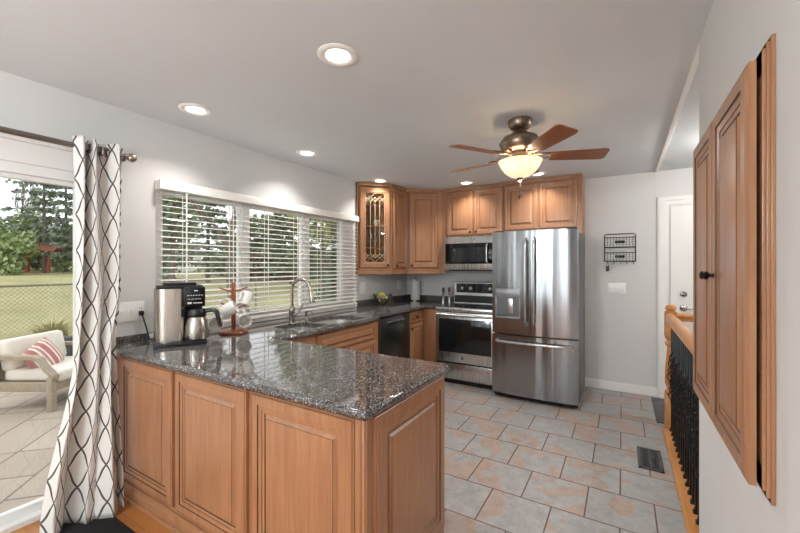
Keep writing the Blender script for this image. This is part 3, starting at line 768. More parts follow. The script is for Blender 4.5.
# dispenser
a0, a1 = fx0_+.045, -.915
B = BM()
y0 = min(fyx(a0), fyx(a1))-.002
B.box(a0, a1, y0-.004, y0+.02, 1.085, 1.175, .003)
for q in ((a0, a0+.014, .86, 1.085), (a1-.014, a1, .86, 1.085), (a0, a1, .86, .885)): B.box(q[0], q[1], y0-.004, y0+.02, q[2], q[3], .002)
dp = obj('dispenser', B, M['disp'], dl)
B = BM(); B.box(a0+.014, a1-.014, y0-.001, y0+.012, .885, 1.085); o = obj('recess', B, M['recess'], dp); o['label'] = 'dark recess of the dispenser'
B = BM(); B.box(-1.045, -.99, y0-.012, y0+.0, .915, 1.075, .004); obj('paddle', B, M['steel'], dp)
B = BM(); B.box(a0+.014, a1-.014, y0-.010, y0, .885, .893, .002); obj('drip_tray', B, M['black'], dp)
obj('emblem', emblem((-.50, fyx(-.5)-.0005, 1.715), (0, -1, 0), .012), [M['steel'], M['steel_d']], dr)
for x in (fx0_+.06, fx1_-.06):
    B = BM(); B.box(x-.05, x+.05, fy+.01, fy+.11, 1.767, 1.795, .006); obj('hinge_cover', B, M['black'], t)

# ------------------------------------------------------------------ things on the worktop
cmx, cmy = -2.49, 1.335
ca = math.radians(-62)          # front of the machine
t = thing('coffee_maker', 'stainless and black drip coffee maker by the window', 'coffee maker', (cmx, cmy, CT))
rotm = Matrix.Rotation(math.radians(66), 3, 'Z')
def lp(x, y, z): return rotm @ Vector((x*.93, y, 0)) + Vector((cmx, cmy, CT+z))
def lbox(x0, x1, y0, y1, z0, z1, bev=.004, mi=None, B=None):
    B = B or BM(); q = BM(); q.box(x0, x1, y0, y1, z0, z1, bev, mi)
    for v in q.b.verts: v.co = rotm @ Vector((v.co.x*.93, v.co.y, 0)) + Vector((cmx, cmy, CT+v.co.z))
    B.join(q); return B
# local: x right, y back; the housing is left, the carafe right
B = lbox(-.155, .155, -.155, .105, 0, .025, .008); obj('base', B, M['black'], t)
B = BM(); pl = [(-.15, .09), (-.15, -.03), (-.142, -.06), (-.12, -.088), (-.085, -.10), (.0, -.10), (.018, -.085), (.018, .09)]
B.prism([tuple(lp(x, y, 0).xy) for x, y in pl], CT+.025, CT+.355, .005); obj('housing', B, M['copper_steel'], t)
B = lbox(.019, .05, .0, .09, .025, .36, .004); lbox(.019, .15, -.095, .095, .235, .365, .01, B=B); lbox(.019, .15, .05, .095, .025, .24, .006, B=B); obj('brew_head', B, M['black'], t)
B = lbox(.024, .148, -.0965, -.093, .24, .36, .001); pn = obj('control_panel', B, M['panelblk'], t)
for q in [(.038+k*.017, .049+k*.017, .308, .312) for k in range(6)] + [(.04+k*.022, .056+k*.022, .285, .288) for k in range(4)] + [(.04, .065, .255, .266), (.075, .13, .258, .263), (.08, .102, .336, .343)]:
    obj('button_mark', lbox(q[0], q[1], -.0975, -.0962, q[2], q[3], 0), M['mark'], pn, False)
B = lbox(-.14, .14, -.085, .085, .356, .374, .008); lbox(-.10, .10, -.06, .06, .374, .392, .007, B=B); obj('lid', B, M['black'], t)
t = thing('carafe', 'stainless thermal carafe with black handle standing in the coffee maker', 'carafe', tuple(lp(.098, -.085, .026)))
cc = lp(.098, -.085, .026)
B = BM(); B.lathe([(.058, 0), (.068, .006), (.071, .02), (.070, .075), (.063, .12), (.052, .145)], cc, 28); obj('body', B, M['copper_steel'], t)
B = BM(); B.lathe([(.053, .145), (.056, .15), (.056, .18), (.05, .195), (0, .198)], cc, 24); obj('lid', B, M['black'], t)
hd = rotm @ Vector((.92, -.39, 0))
B = BM(); B.tube([cc+hd*.045+Vector((0, 0, .178)), cc+hd*.095+Vector((0, 0, .188)), cc+hd*.118+Vector((0, 0, .175)), cc+hd*.130+Vector((0, 0, .13)), cc+hd*.142+Vector((0, 0, .075))], [.014, .016, .016, .014, .012], 10); obj('handle', B, M['black'], t)
# cord and outlet
def plate(name, label, axis, a0, a1, z0, z1, n, kind='outlet', cat='outlet'):
    t = thing(name, label, cat, (XL+.003, a0, z0) if axis == 'y' else (a0, YB-.003, z0), 'wall plates')
    def bb(B, u0, u1, zz0, zz1, d0, d1, bev=.001):
        if axis == 'y': B.box(XL+d0, XL+d1, u0, u1, zz0, zz1, bev)
        else: B.box(u0, u1, YB-d1, YB-d0, zz0, zz1, bev)
    B = BM(); bb(B, a0, a1, z0, z1, .001, .007, .002); obj('cover_plate', B, M['plastic_w'], t)
    for k in range(n):
        c = a0+(a1-a0)*(k+.5)/n; zc = (z0+z1)/2; B = BM()
        kk = kind[k] if isinstance(kind, (list, tuple)) else kind
        if kk == 'outlet':
            bb(B, c-.017, c+.017, zc-.034, zc+.034, .007, .009); o = obj('socket', B, M['plastic_w'], t)
            B = BM()
            for zz in (zc-.018, zc+.018):
                bb(B, c-.008, c-.005, zz-.004, zz+.006, .0088, .0096, 0); bb(B, c+.005, c+.008, zz-.004, zz+.006, .0088, .0096, 0)
            obj('slot', B, M['ink'], o, False)
        elif kk == 'toggle':
            bb(B, c-.006, c+.006, zc-.012, zc+.012, .007, .009); bb(B, c-.004, c+.004, zc+.0, zc+.014, .008, .02, .001); obj('toggle', B, M['plastic_w'], t)
        else:
            bb(B, c-.017, c+.017, zc-.034, zc+.034, .007, .011, .002); obj('rocker', B, M['plastic_w'], t)
    return t
plate('wall_outlet', 'white three-gang outlet plate beside the curtain with a black plug', 'y', 1.105, 1.265, 1.045, 1.175, 3, ['toggle', 'toggle', 'outlet'])
plate('wall_outlet', 'white switch plate on the wall right of the window blind', 'y', 3.672, 3.80, 1.065, 1.215, 2, 'rocker', 'switch')
plate('wall_outlet', 'white outlet plate near the corner behind the fruit bowl', 'y', 4.575, 4.68, 1.08, 1.21, 1)
plate('wall_switch', 'white three-gang switch plate below the wire wall rack', 'x', -.145, .03, 1.102, 1.222, 3, ['toggle', 'toggle', 'rocker'], 'switch')
t = thing('power_cord', 'black coffee maker cord plugged into the outlet beside the curtain', 'cord', (XL+.03, 1.238, 1.09))
B = BM(); B.box(XL+.0105, XL+.035, 1.226, 1.252, 1.08, 1.112, .005); obj('plug', B, M['cord'], t)
B = BM(); pz = [(XL+.03, 1.239, 1.09), (XL+.05, 1.243, 1.05), (XL+.06, 1.252, 1.0), (XL+.075, 1.258, .945), (XL+.09, 1.26, .921), (XL+.13, 1.285, .919), (XL+.17, 1.32, .93), (XL+.20, 1.355, .96)]
B.tube(pz, .0045, 8); obj('cable', B, M['cord'], t)
# mug tree
mtx, mty = -2.50, 1.735
t = thing('mug_tree', 'reddish wooden mug tree holding white mugs before the blind', 'mug tree', (mtx, mty, CT))
B = BM(); B.lathe([(.098, 0), (.103, .006), (.098, .018), (.07, .025), (.02, .03)], (mtx, mty, CT), 28); obj('base', B, M['mugwood'], t)
B = BM(); B.box(mtx-.012, mtx+.012, mty-.012, mty+.012, CT+.02, CT+.375, .003); obj('post', B, M['mugwood'], t)
pegs = [(60, .31), (-120, .31), (75, .20), (-105, .20), (35, .18), (-60, .14)]
for a, z in pegs:
    a = math.radians(a); B = BM(); dv = Vector((math.cos(a), math.sin(a), 0)); c = Vector((mtx, mty, CT+z))
    B.tube([c+dv*.008, c+dv*.05+Vector((0, 0, .012)), c+dv*.10+Vector((0, 0, .03))], [.006, .0055, .005], 8); obj('peg', B, M['mugwood'], t)
def mug(c, axis, label):
    t = thing('mug', label, 'mug', tuple(c), 'white mugs on the mug tree')
    rot = Vector(axis).to_track_quat('Z', 'Y').to_matrix(); B = BM()
    B.lathe([(.034, 0), (.042, .004), (.047, .05), (.048, .105), (.045, .105), (.043, .05), (.038, .008), (0, .007)], c, 24, rot=rot, cap=False); B.lathe([(0, 0), (.034, 0)], c, 24, rot=rot, cap=False); bo = obj('cup', B, M['ceramic'], t, fix=True)
    side = rot @ Vector((0, 1, 0)); side = side if side.z > 0 else -side
    B = BM(); ax = rot @ Vector((0, 0, 1)); cv = Vector(c)
    B.tube([cv+ax*.022+side*.043, cv+ax*.02+side*.068, cv+ax*.05+side*.080, cv+ax*.082+side*.068, cv+ax*.086+side*.045], .0065, 8); obj('handle', B, M['ceramic'], t)
mug((mtx+.045, mty+.055, CT+.20), (-.15, .45, .85), 'white mug hanging highest at the right side of the tree')
mug((mtx+.04, mty-.125, CT+.165), (.62, .62, .42), 'tilted white mug in front of the tree post')
mug((mtx+.02, mty+.055, CT+.10), (.85, -.35, -.05), 'white mug low on the tree with its mouth towards the room')
mug((mtx-.01, mty-.135, CT+.075), (.75, -.45, .2), 'white mug hanging low behind the coffee carafe')
# fruit bowl
fbx, fby = -2.62, 3.92
B = BM(); B.lathe([(.05, 0), (.055, .01), (.09, .05), (.12, .12), (.128, .15), (.124, .15), (.116, .12), (.085, .055), (.045, .014), (0, .012)], (fbx, fby, CT), 32, cap=False)
o = obj('fruit_bowl', B, M['bowlg'], origin=(fbx, fby, CT)); tag(o, 'clear glass fruit bowl on the worktop below the glass cabinet', 'bowl')
for k, (a, z, r, lab) in enumerate(((10, .085, .075, 'banana lying on the wall side of the glass bowl'), (75, .10, .06, 'topmost banana in the glass bowl'), (140, .07, .07, 'lowest banana in the glass bowl'))):
    a = math.radians(a); B = BM(); P = []
    for i in range(9):
        s = -1+i/4; P.append((fbx+math.cos(a)*s*r, fby+math.sin(a)*s*r, CT+z+.035*(1-s*s)+.01*k))
    B.tube(P, [.005, .012, .017, .019, .02, .019, .017, .012, .005], 8); o = obj('banana', B, M['banana'], origin=(fbx, fby, CT+z)); tag(o, 'yellow '+lab, 'banana', 'fruit in the bowl')
B = BM(); B.ball((fbx-.03, fby-.03, CT+.155), .032, 8); o = obj('lime', B, M['lime'], origin=(fbx-.03, fby-.03, CT+.15)); tag(o, 'green lime on top of the bananas in the glass bowl', 'lime', 'fruit in the bowl')
# paper towel
px_, py_ = -2.58, 4.72
t = thing('paper_towel_roll', 'white paper towel roll standing in the worktop corner', 'paper towel roll', (px_, py_, CT))
B = BM(); B.lathe([(.075, 0), (.075, .012), (.07, .014)], (px_, py_, CT), 24); B.cyl((px_, py_, CT+.014), (px_, py_, CT+.33), .008); B.ball((px_, py_, CT+.335), .013, 8); obj('stand', B, M['nickel'], t)
B = BM(); B.lathe([(.02, .016), (.066, .016), (.066, .296), (.02, .296)], (px_, py_, CT), 32, cap=False); obj('roll', B, M['paper'], t)
for x, y, lab in ((-2.06, 4.55, 'slim steel pepper mill with dark top left of the range, farther from the stove'), (-2.02, 4.66, 'slim steel pepper mill with dark top right against the range')):
    t = thing('pepper_mill', lab, 'pepper mill', (x, y, CT), 'pepper mills by the range')
    B = BM(); B.lathe([(.02, 0), (.02, .02), (.016, .03), (.016, .15), (.019, .155)], (x, y, CT), 16); obj('body', B, M['steel'], t)
    B = BM(); B.lathe([(.019, .155), (.021, .17), (.018, .20), (.012, .215), (0, .218)], (x, y, CT), 16); obj('cap', B, M['glaze'], t)

# ------------------------------------------------------------------ window blind
t = thing('window_blind', 'white wide-slat horizontal blind with valance hung over the kitchen window', 'blind', (XL+.03, 2.48, 2.03))
BY0, BY1, BX = 1.345, 3.56, XL+.034
B = BM(); B.prism([(XL+.075, 1.945), (XL+.080, 1.95), (XL+.080, 1.995), (XL+.074, 2.012), (XL+.062, 2.017), (XL+.060, 2.01), (XL+.068, 1.99), (XL+.068, 1.945)], BY0-.015, BY1+.005, 0)
for v in B.b.verts: v.co = (v.co.x, v.co.z, v.co.y)
B.box(XL+.002, XL+.075, BY0-.015, BY0-.005, 1.945, 2.01, .003); B.box(XL+.002, XL+.075, BY1-.005, BY1+.005, 1.945, 2.01, .003); B.box(XL+.002, XL+.062, BY0, BY1, 2.0, 2.01)
obj('valance', B, M['slat'], t, ang=30)
B = BM(); B.box(BX-.028, BX+.028, BY0, BY1, 1.95, 2.0, .003); obj('headrail', B, M['vinyl'], t)
ns = 22; tilt = math.radians(9)
for k in range(ns):
    z = 1.925-k*.0435; B = BM(); R = []
    for i in range(5):
        s = (i-2)/2*.025; cz = z+.0025*(1-(i-2)**2/4); R.append((s*math.cos(tilt)+BX, cz-s*math.sin(tilt)))
    top = R; bot = [(x, zz-.003) for x, zz in R[::-1]]
    ring = top+bot; B.rings([[(x, BY0, zz) for x, zz in ring], [(x, BY1, zz) for x, zz in ring]])
    o = obj('slat', B, M['slat'], t, ang=30)
B = BM(); B.box(BX-.026, BX+.026, BY0, BY1, .955, .978, .004); obj('bottom_rail', B, M['slat'], t)
for y in (1.52, 1.90, 2.25, 2.60, 2.93, 3.25, 3.50):
    B = BM(); B.box(BX+.026, BX+.0275, y-.0035, y+.0035, .97, 1.95); B.box(BX-.0275, BX-.026, y-.0035, y+.0035, .97, 1.95); obj('ladder_tape', B, M['slat'], t, False)
B = BM(); B.tube([(XL+.07, 1.515, 1.95), (XL+.07, 1.515, 1.35)], .005, 8); B.tube([(XL+.07, 1.515, 1.35), (XL+.07, 1.515, 1.29)], [.006, .007], 8); obj('tilt_wand', B, M['vinyl'], t)
# ------------------------------------------------------------------ curtain and rod
rodx, rodz = -2.62, 2.085
t = thing('curtain_rod', 'pewter curtain rod with ball finial above the patio door', 'curtain rod', (rodx, 0, rodz))
B = BM(); B.tube([(rodx, -1.3, rodz), (rodx, 1.075, rodz)], .0155, 14); obj('rod', B, M['rodm'], t)
B = BM(); B.ball((rodx, 1.115, rodz), .028, 10); B.cyl((rodx, 1.07, rodz), (rodx, 1.092, rodz), .017); obj('finial', B, M['nickel'], t)
for y in (1.078, -1.2):
    B = BM(); B.box(XL+.001, XL+.012, y-.015, y+.015, rodz-.05, rodz+.02, .003); B.tube([(XL+.01, y, rodz-.02), (rodx, y, rodz-.022)], .007, 8); B.tube([(rodx-.02, y, rodz), (rodx-.014, y, rodz-.016), (rodx, y, rodz-.021), (rodx+.014, y, rodz-.016), (rodx+.02, y, rodz)], .005, 8); obj('bracket', B, M['rodm'], t)
def curtain():
    nu, nv = 150, 60; me = bpy.data.meshes.new('curtain'); verts = []; uvs = []
    Wd, H0, H1 = .92, 2.135, .012
    for j in range(nv+1):
        f = j/nv; z = H0+(H1-H0)*f
        k = max(0, (f-.55)/.45); k = k*k*(3-2*k)
        for i in range(nu+1):
            s = i/nu
            ph = 2*PI*3.0*s + .25*math.sin(3*f+s*4)
            amp = (.05+.012*math.sin(s*9))*(1-.15*k)
            lo = min(1, max(0, (1.25-z)/.28)); lo = lo*lo*(3-2*lo)
            x = rodx + amp*math.sin(ph) + .02*f + k*.09*(.35+.65*s) + lo*.05*s
            y = .825 + (.245-.055*lo)*s + .012*math.sin(ph*.5+f*5) - k*(.145*(1-s)-.03*s) + .006*math.sin(ph*2)*f
            x += k*.03*math.sin(s*11+1)
            y = min(y, 1.075-.063*lo)
            verts.append((x-rodx, y-.9, z-rodz)); uvs.append((s*Wd, z))
    faces = [(j*(nu+1)+i, j*(nu+1)+i+1, (j+1)*(nu+1)+i+1, (j+1)*(nu+1)+i) for j in range(nv) for i in range(nu)]
    me.from_pydata(verts, [], faces); uv = me.uv_layers.new(name='UVMap')
    for lp_ in me.loops: uv.data[lp_.index].uv = uvs[lp_.vertex_index]
    me.polygons.foreach_set('use_smooth', [True]*len(me.polygons)); me.materials.append(M['trellis'])
    o = bpy.data.objects.new('curtain', me); COL.objects.link(o); o.location = (rodx, .9, rodz); o['_o'] = [rodx, .9, rodz]
    tag(o, 'off-white curtain panel with charcoal trellis print hanging from the rod', 'curtain')
    sm = o.modifiers.new('thickness', 'SOLIDIFY'); sm.thickness = .002
    for k in range(8):
        B = BM(); y = .835+.215*(k+.5)/8
        B.tube([(rodx+.026*math.cos(2*PI*q/16), y, rodz+.026*math.sin(2*PI*q/16)) for q in range(16)], .005, 6, closed=True); g = obj('grommet', B, M['rodm'], o)
curtain()

# ------------------------------------------------------------------ ceiling lights
LP = [(-1.19, 1.39, 'recessed ceiling light nearest the camera above the peninsula'), (-2.40, 1.39, 'recessed ceiling light by the wall above the coffee maker'),
      (-2.455, 2.444, 'recessed ceiling light above the middle of the window'), (-2.49, 3.68, 'recessed ceiling light in front of the glass cabinet'),
      (-1.65, 4.32, 'recessed ceiling light in front of the microwave cabinet'), (-.81, 4.31, 'recessed ceiling light in front of the refrigerator cabinet'),
      (-1.9, -.6, 'added unseen recessed fill light over the dining floor near the patio door'), (-.6, -.9, 'added unseen recessed fill light over the dining floor near the right wall'), (-1.9, -2.3, 'added unseen recessed fill light near the rear wall and patio door'), (-.6, -2.3, 'added unseen recessed fill light near the rear wall and right wall')]  # those over the dining side are unseen, added to brighten the room
x, y = 0, 0
def downlight(x, y, lab):
    t = thing('recessed_light', lab, 'ceiling light', (x, y, CZ), 'recessed ceiling lights')
    B = BM(); B.lathe([(.098, 0), (.098, -.004), (.088, -.009), (.066, -.009), (.060, -.004), (.056, -.002)], (x, y, CZ), 36, cap=False); obj('trim_ring', B, M['plastic_w'], t)
    B = BM(); B.lathe([(.0, -.0035), (.058, -.0035), (.058, -.001)], (x, y, CZ), 32, cap=False); o = obj('lens', B, M['lampglow'], t); o['label'] = 'glowing lens'
    area('recessed_lamp', (x, y, CZ-.012), (0, 0, 0), .11, LAMP, WARM, spread=math.radians(118))
for x, y, lab in LP: downlight(x, y, lab)
# stair landing light
sx, sy = .98, 3.75
t = thing('flush_light', 'round flush ceiling light over the stair landing', 'ceiling light', (sx, sy, CZ))
B = BM(); B.lathe([(.15, 0), (.15, -.02), (.14, -.025)], (sx, sy, CZ), 32); obj('base', B, M['nickel'], t)
B = BM(); B.lathe([(0, -.085), (.06, -.08), (.11, -.06), (.14, -.025)], (sx, sy, CZ), 32, cap=False); obj('shade', B, M['bowl'], t)
point('landing_lamp', (sx, sy, CZ-.14), 22, WARM, .03)

t = thing('added_pendant', 'added round pendant behind the camera, unseen fill light for the ceiling', 'pendant light', (-1.25, -1.2, CZ))  # unseen fixture, added to throw fill light on ceiling and kitchen
B = BM(); B.lathe([(.06, -.03), (.06, 0)], (-1.25, -1.2, CZ), 20); B.cyl((-1.25, -1.2, 1.86), (-1.25, -1.2, CZ-.03), .006, n=8); obj('stem', B, M['nickel'], t)
B = BM(); B.lathe([(.06, 1.62), (.14, 1.66), (.17, 1.74), (.171, 1.74), (.142, 1.655), (.06, 1.615)], (-1.25, -1.2, 0), 32, cap=False); obj('shade', B, M['bowl'], t)
point('added_pendant_fill', (-1.25, -1.2, 1.80), FILL_PEND, (.82, .94, 1), .12)
# ------------------------------------------------------------------ ceiling fan
fcx, fcy, FA = -.62, 2.67, -50
t = thing('ceiling_fan', 'five-blade ceiling fan with pewter motor and amber glass light bowl', 'ceiling fan', (fcx, fcy, CZ))
c = (fcx, fcy, 0)
B = BM(); B.lathe([(.028, 2.365), (.05, 2.37), (.072, 2.385), (.08, 2.405), (.083, 2.425), (.083, 2.438)], c, 32); obj('canopy', B, M['pewter'], t)
B = BM(); B.cyl((fcx, fcy, 2.33), (fcx, fcy, 2.372), .022); obj('downrod', B, M['pewter'], t)
B = BM(); B.lathe([(.06, 2.205), (.10, 2.21), (.125, 2.235), (.138, 2.265), (.138, 2.285), (.12, 2.315), (.085, 2.33), (.06, 2.345), (.02, 2.35)], c, 36)
B.lathe([(.139, 2.268), (.142, 2.272), (.142, 2.278), (.139, 2.282)], c, 36); obj('motor', B, M['pewter'], t)
B = BM(); B.lathe([(.06, 2.135), (.075, 2.14), (.075, 2.16), (.055, 2.17), (.055, 2.19), (.08, 2.195), (.08, 2.205)], c, 32); obj('switch_housing', B, M['pewter'], t)
for k in range(5):
    a = math.radians(FA+72*k); rz = Matrix.Rotation(a, 3, 'Z'); pit = Matrix.Rotation(math.radians(-13), 3, 'X')
    B = BM(); pts = []
    L0, L1 = .20, .57
    prof = [(L0, .045), (L0+.02, .054), (.40, .064), (L1-.035, .070), (L1-.008, .062), (L1, .045)]
    out = [(r, w_) for r, w_ in prof] + [(r, -w_) for r, w_ in prof[::-1]]
    B.prism(out, -.003, .003, .001)
    for v in B.b.verts:
        p = Vector((v.co.x, v.co.y, v.co.z)); q = pit @ Vector((0, p.y, p.z)); v.co = rz @ Vector((p.x, q.y, q.z)) + Vector((fcx, fcy, 2.178))
    bl = obj('blade', B, M['blade'], t)
    B = BM()
    for sgn in (1, -1):
        P = [(.085, 0, .015), (.13, sgn*.018, .008), (.17, sgn*.03, .003), (.215, sgn*.03, .006), (.24, sgn*.012, .006), (.255, 0, .006)]
        B.tube([rz @ Vector((q[0], q[1], q[2]-q[1]*.22)) + Vector((fcx, fcy, 2.18)) for q in P], [.009, .008, .008, .008, .007, .006], 8)
    obj('blade_iron', B, M['pewter'], bl)
B = BM(); B.lathe([(.035, 2.035), (.07, 2.048), (.105, 2.075), (.130, 2.11), (.145, 2.142), (.15, 2.15), (.145, 2.15), (.124, 2.112), (.10, 2.082), (.06, 2.055), (.03, 2.045)], c, 40, cap=False); B.lathe([(0, 2.033), (.035, 2.035)], c, 40, cap=False); obj('light_bowl', B, M['bowl'], t)
B = BM(); B.lathe([(0, 1.995), (.006, 1.998), (.009, 2.008), (.005, 2.016), (.016, 2.022), (.022, 2.032), (.01, 2.04)], c, 18); obj('bowl_finial', B, M['pewter'], t)
for dx_, zz in ((.012, 1.935), (-.006, 1.92)):
    B = BM(); B.tube([(fcx, fcy, 2.0), (fcx+dx_*.5, fcy, 1.97), (fcx+dx_, fcy, zz)], .0012, 5); B.lathe([(0, -.035), (.006, -.03), (.007, -.015), (.003, 0)], (fcx+dx_, fcy, zz), 8); obj('pull_chain', B, M['knob'], t)
area('fan_bowl_lamp_down', (fcx, fcy, 2.02), (0, 0, 0), .22, 10, WARM)
point('fan_bowl_lamp', (fcx, fcy, 2.125), 6, WARM, .05)

# ------------------------------------------------------------------ wall rack, vent, mats
t = thing('wall_rack', 'black two-tier wire basket rack with hooks on the back wall', 'wall rack', (-.03, YB, 1.45))
rx_, rX_ = -.178, .122; yb, yf = YB-.006, YB-.105
B = BM()
B.tube([(rx_, yb, 1.47), (rx_, yb, 1.765), (rx_+.012, yb, 1.777), (rX_-.012, yb, 1.777), (rX_, yb, 1.765), (rX_, yb, 1.47)], .0045, 8); obj('back_frame', B, M['iron'], t)
for z0, z1 in ((1.625, 1.735), (1.47, 1.565)):
    B = BM()
    for z, r in ((z0, .0045), (z1, .0025)): B.tube([(rx_, yb, z), (rx_, yf, z), (rX_, yf, z), (rX_, yb, z)], r, 6, closed=True)
    for k in range(11):
        x = rx_+(rX_-rx_)*k/10; B.tube([(x, yf, z1), (x, yf, z0), (x, yb, z0)], .0019, 5)
    for k in (1, 2, 3): 
        zz = z0+(z1-z0)*k/4; B.tube([(rx_, yb, zz), (rx_, yf, zz), (rX_, yf, zz), (rX_, yb, zz)], .001, 5)
    bk = obj('basket', B, M['iron'], t)
    B = BM(); B.box(-.075, .019, yf-.004, yf-.001, (z0+z1)/2-.012, (z0+z1)/2+.018, .003); obj('label_holder', B, M['iron'], bk)
for k in range(5):
    x = rx_+.03+k*.062; B = BM(); B.tube([(x, yf, 1.47), (x, yf, 1.443), (x, yf-.006, 1.435), (x, yf-.016, 1.437), (x, yf-.02, 1.448)], .003, 6); obj('hook', B, M['iron'], t)
B = BM(); x = rx_+.03
B.tube([(x+.012*math.cos(2*PI*q/14), yf-.008, 1.43+.012*math.sin(2*PI*q/14)) for q in range(14)], .0015, 5, closed=True); B.box(x-.016, x+.010, yf-.014, yf-.002, 1.355, 1.415, .004); B.box(x+.010, x+.018, yf-.009, yf-.006, 1.36, 1.42)
o = obj('keys', B, M['black'], origin=(x, yf, 1.42)); tag(o, 'bunch of dark keys hanging from a hook of the wall rack', 'keys')
t = thing('floor_vent', 'dark metal floor register set in the tile near the railing', 'floor vent', (.17, 3.26, 0))
B = BM(); vx0, vx1, vy0, vy1 = .094, .246, 3.085, 3.44
B.box(vx0, vx1, vy0, vy0+.022, .0005, .006, .001); B.box(vx0, vx1, vy1-.022, vy1, .0005, .006, .001); B.box(vx0, vx0+.022, vy0, vy1, .0005, .006, .001); B.box(vx1-.022, vx1, vy0, vy1, .0005, .006, .001); B.box((vx0+vx1)/2-.005, (vx0+vx1)/2+.005, vy0, vy1, .0005, .006)
obj('frame', B, M['ventm'], t)
B = BM(); B.box(vx0+.02, vx1-.02, vy0+.02, vy1-.02, .0005, .001); obj('duct', B, M['black'], t)
B = BM()
for k in range(9):
    y = vy0+.04+k*.034
    for x in (vx0+.045, vx1-.045): B.obox((x, y, .0035), .055, .008, .003, Matrix.Rotation(.5, 3, 'Z')); B.obox((x, y, .0035), .055, .008, .003, Matrix.Rotation(-.5, 3, 'Z'))
obj('grille', B, M['ventm'], t)
B = BM(); B.box(.262, .60, 4.06, 4.80, .0, .006, .002); o = obj('floor_mat', B, M['slate'], origin=(.45, 4.4, 0)); tag(o, 'dark grey mat on the landing before the white door', 'mat')
B = BM(); B.box(-2.62, -2.13, .42, .955, .0, .010, .004); o = obj('floor_mat', B, M['mat'], origin=(-2.4, .7, 0)); tag(o, 'black mat on the plank floor below the curtain', 'mat')

# ------------------------------------------------------------------ stair railing
nx, ny = .355, 3.95
t = thing('stair_railing', 'oak stair railing with turned newel and black iron balusters', 'railing', (nx, ny, 0))
B = BM(); B.box(nx-.043, nx+.043, ny-.043, ny+.043, 0, .30, .005); B.box(nx-.043, nx+.043, ny-.043, ny+.043, .80, 1.0, .005)
B.lathe([(.036, .30), (.043, .315), (.043, .33), (.026, .35), (.03, .37), (.042, .40), (.040, .50), (.032, .62), (.027, .70), (.027, .72), (.042, .735), (.042, .75), (.028, .765), (.028, .78), (.041, .79), (.041, .80)], (nx, ny, 0), 20)
B.lathe([(.040, 1.0), (.046, 1.008), (.046, 1.018), (.030, 1.026), (.038, 1.04), (.040, 1.055), (.028, 1.075), (0, 1.082)], (nx, ny, 0), 20)
obj('newel_post', B, M['oak'], t)
B = BM(); hp = [(-.032, .945), (-.032, .955), (-.026, .965), (-.032, .985), (-.026, 1.003), (-.012, 1.012), (.012, 1.012), (.026, 1.003), (.032, .985), (.026, .965), (.032, .955), (.032, .945)]
B.rings([[(nx-.008+x, 2.162, z) for x, z in hp], [(nx-.008+x, ny-.04, z) for x, z in hp]]); obj('handrail', B, M['oak_y'], t)
B = BM(); B.rings([[(nx+.04, ny-.012+x, z) for x, z in hp], [(nx+.30, ny-.012+x, z) for x, z in hp]]); o = obj('return_rail', B, M['oak'], t)
B = BM(); B.box(nx+.30, nx+.37, ny-.047, ny+.023, .02, 1.0, .004); obj('end_post', B, M['oak'], t)
nb = 17
for k in range(nb):
    y = 2.24+k*(3.86-2.24)/(nb-1); B = BM()
    B.box(nx-.0065, nx+.0065, y-.0065, y+.0065, .022, .948, .0015)
    zc = (.62, .42)[k % 2]
    for zz in ((.62, .36) if k % 2 else (.49,)):
        for q in range(4):
            P = []
            for i in range(11):
                s = i/10; a = q*PI/2+s*PI*1.2; r = .006+.028*math.sin(PI*s); P.append((nx+r*math.cos(a), y+r*math.sin(a), zz-.085+.17*s))
            B.tube(P, .0045, 5)
        for ze in (zz-.09, zz+.09): B.lathe([(.007, -.012), (.013, -.006), (.013, .006), (.007, .012)], (nx, y, ze), 10)
    bl = obj('baluster', B, M['iron'], t)
    B = BM(); B.box(nx-.017, nx+.017, y-.017, y+.017, .022, .034, .003); B.box(nx-.011, nx+.011, y-.011, y+.011, .034, .052, .003); obj('shoe', B, M['iron'], bl)

# ------------------------------------------------------------------ cabinet on the right wall
t = thing('pantry_cabinet', 'two-door maple cabinet recessed in the right wall', 'cabinet', (XR, 1.55, .9))
B = BM()
for x0_, x1_, e in ((.2915, .2995, .037), (.284, .2915, .024), (.277, .284, .010)):
    for q in ((1.17-e*.15, 1.17+.05, .90-e, 1.905+e), (1.91, 1.955+e, .90-e, 1.905+e)): B.box(x0_, x1_, q[0], q[1], q[2], q[3], .0015)
    B.box(x0_, x1_, 1.17, 1.95, 1.855, 1.905+e, .0015); B.box(x0_, x1_, 1.17, 1.95, .90-e, .95, .0015)

obj('face_frame', B, M['wood'], t, False)
door(t, (.249, 1.945), (.249, 1.567), .896, 1.893, knob=(-.03, .485), fw=.07, t=.019); door(t, (.249, 1.560), (.249, 1.172), .896, 1.893, knob=(.03, .485), fw=.07, t=.019)

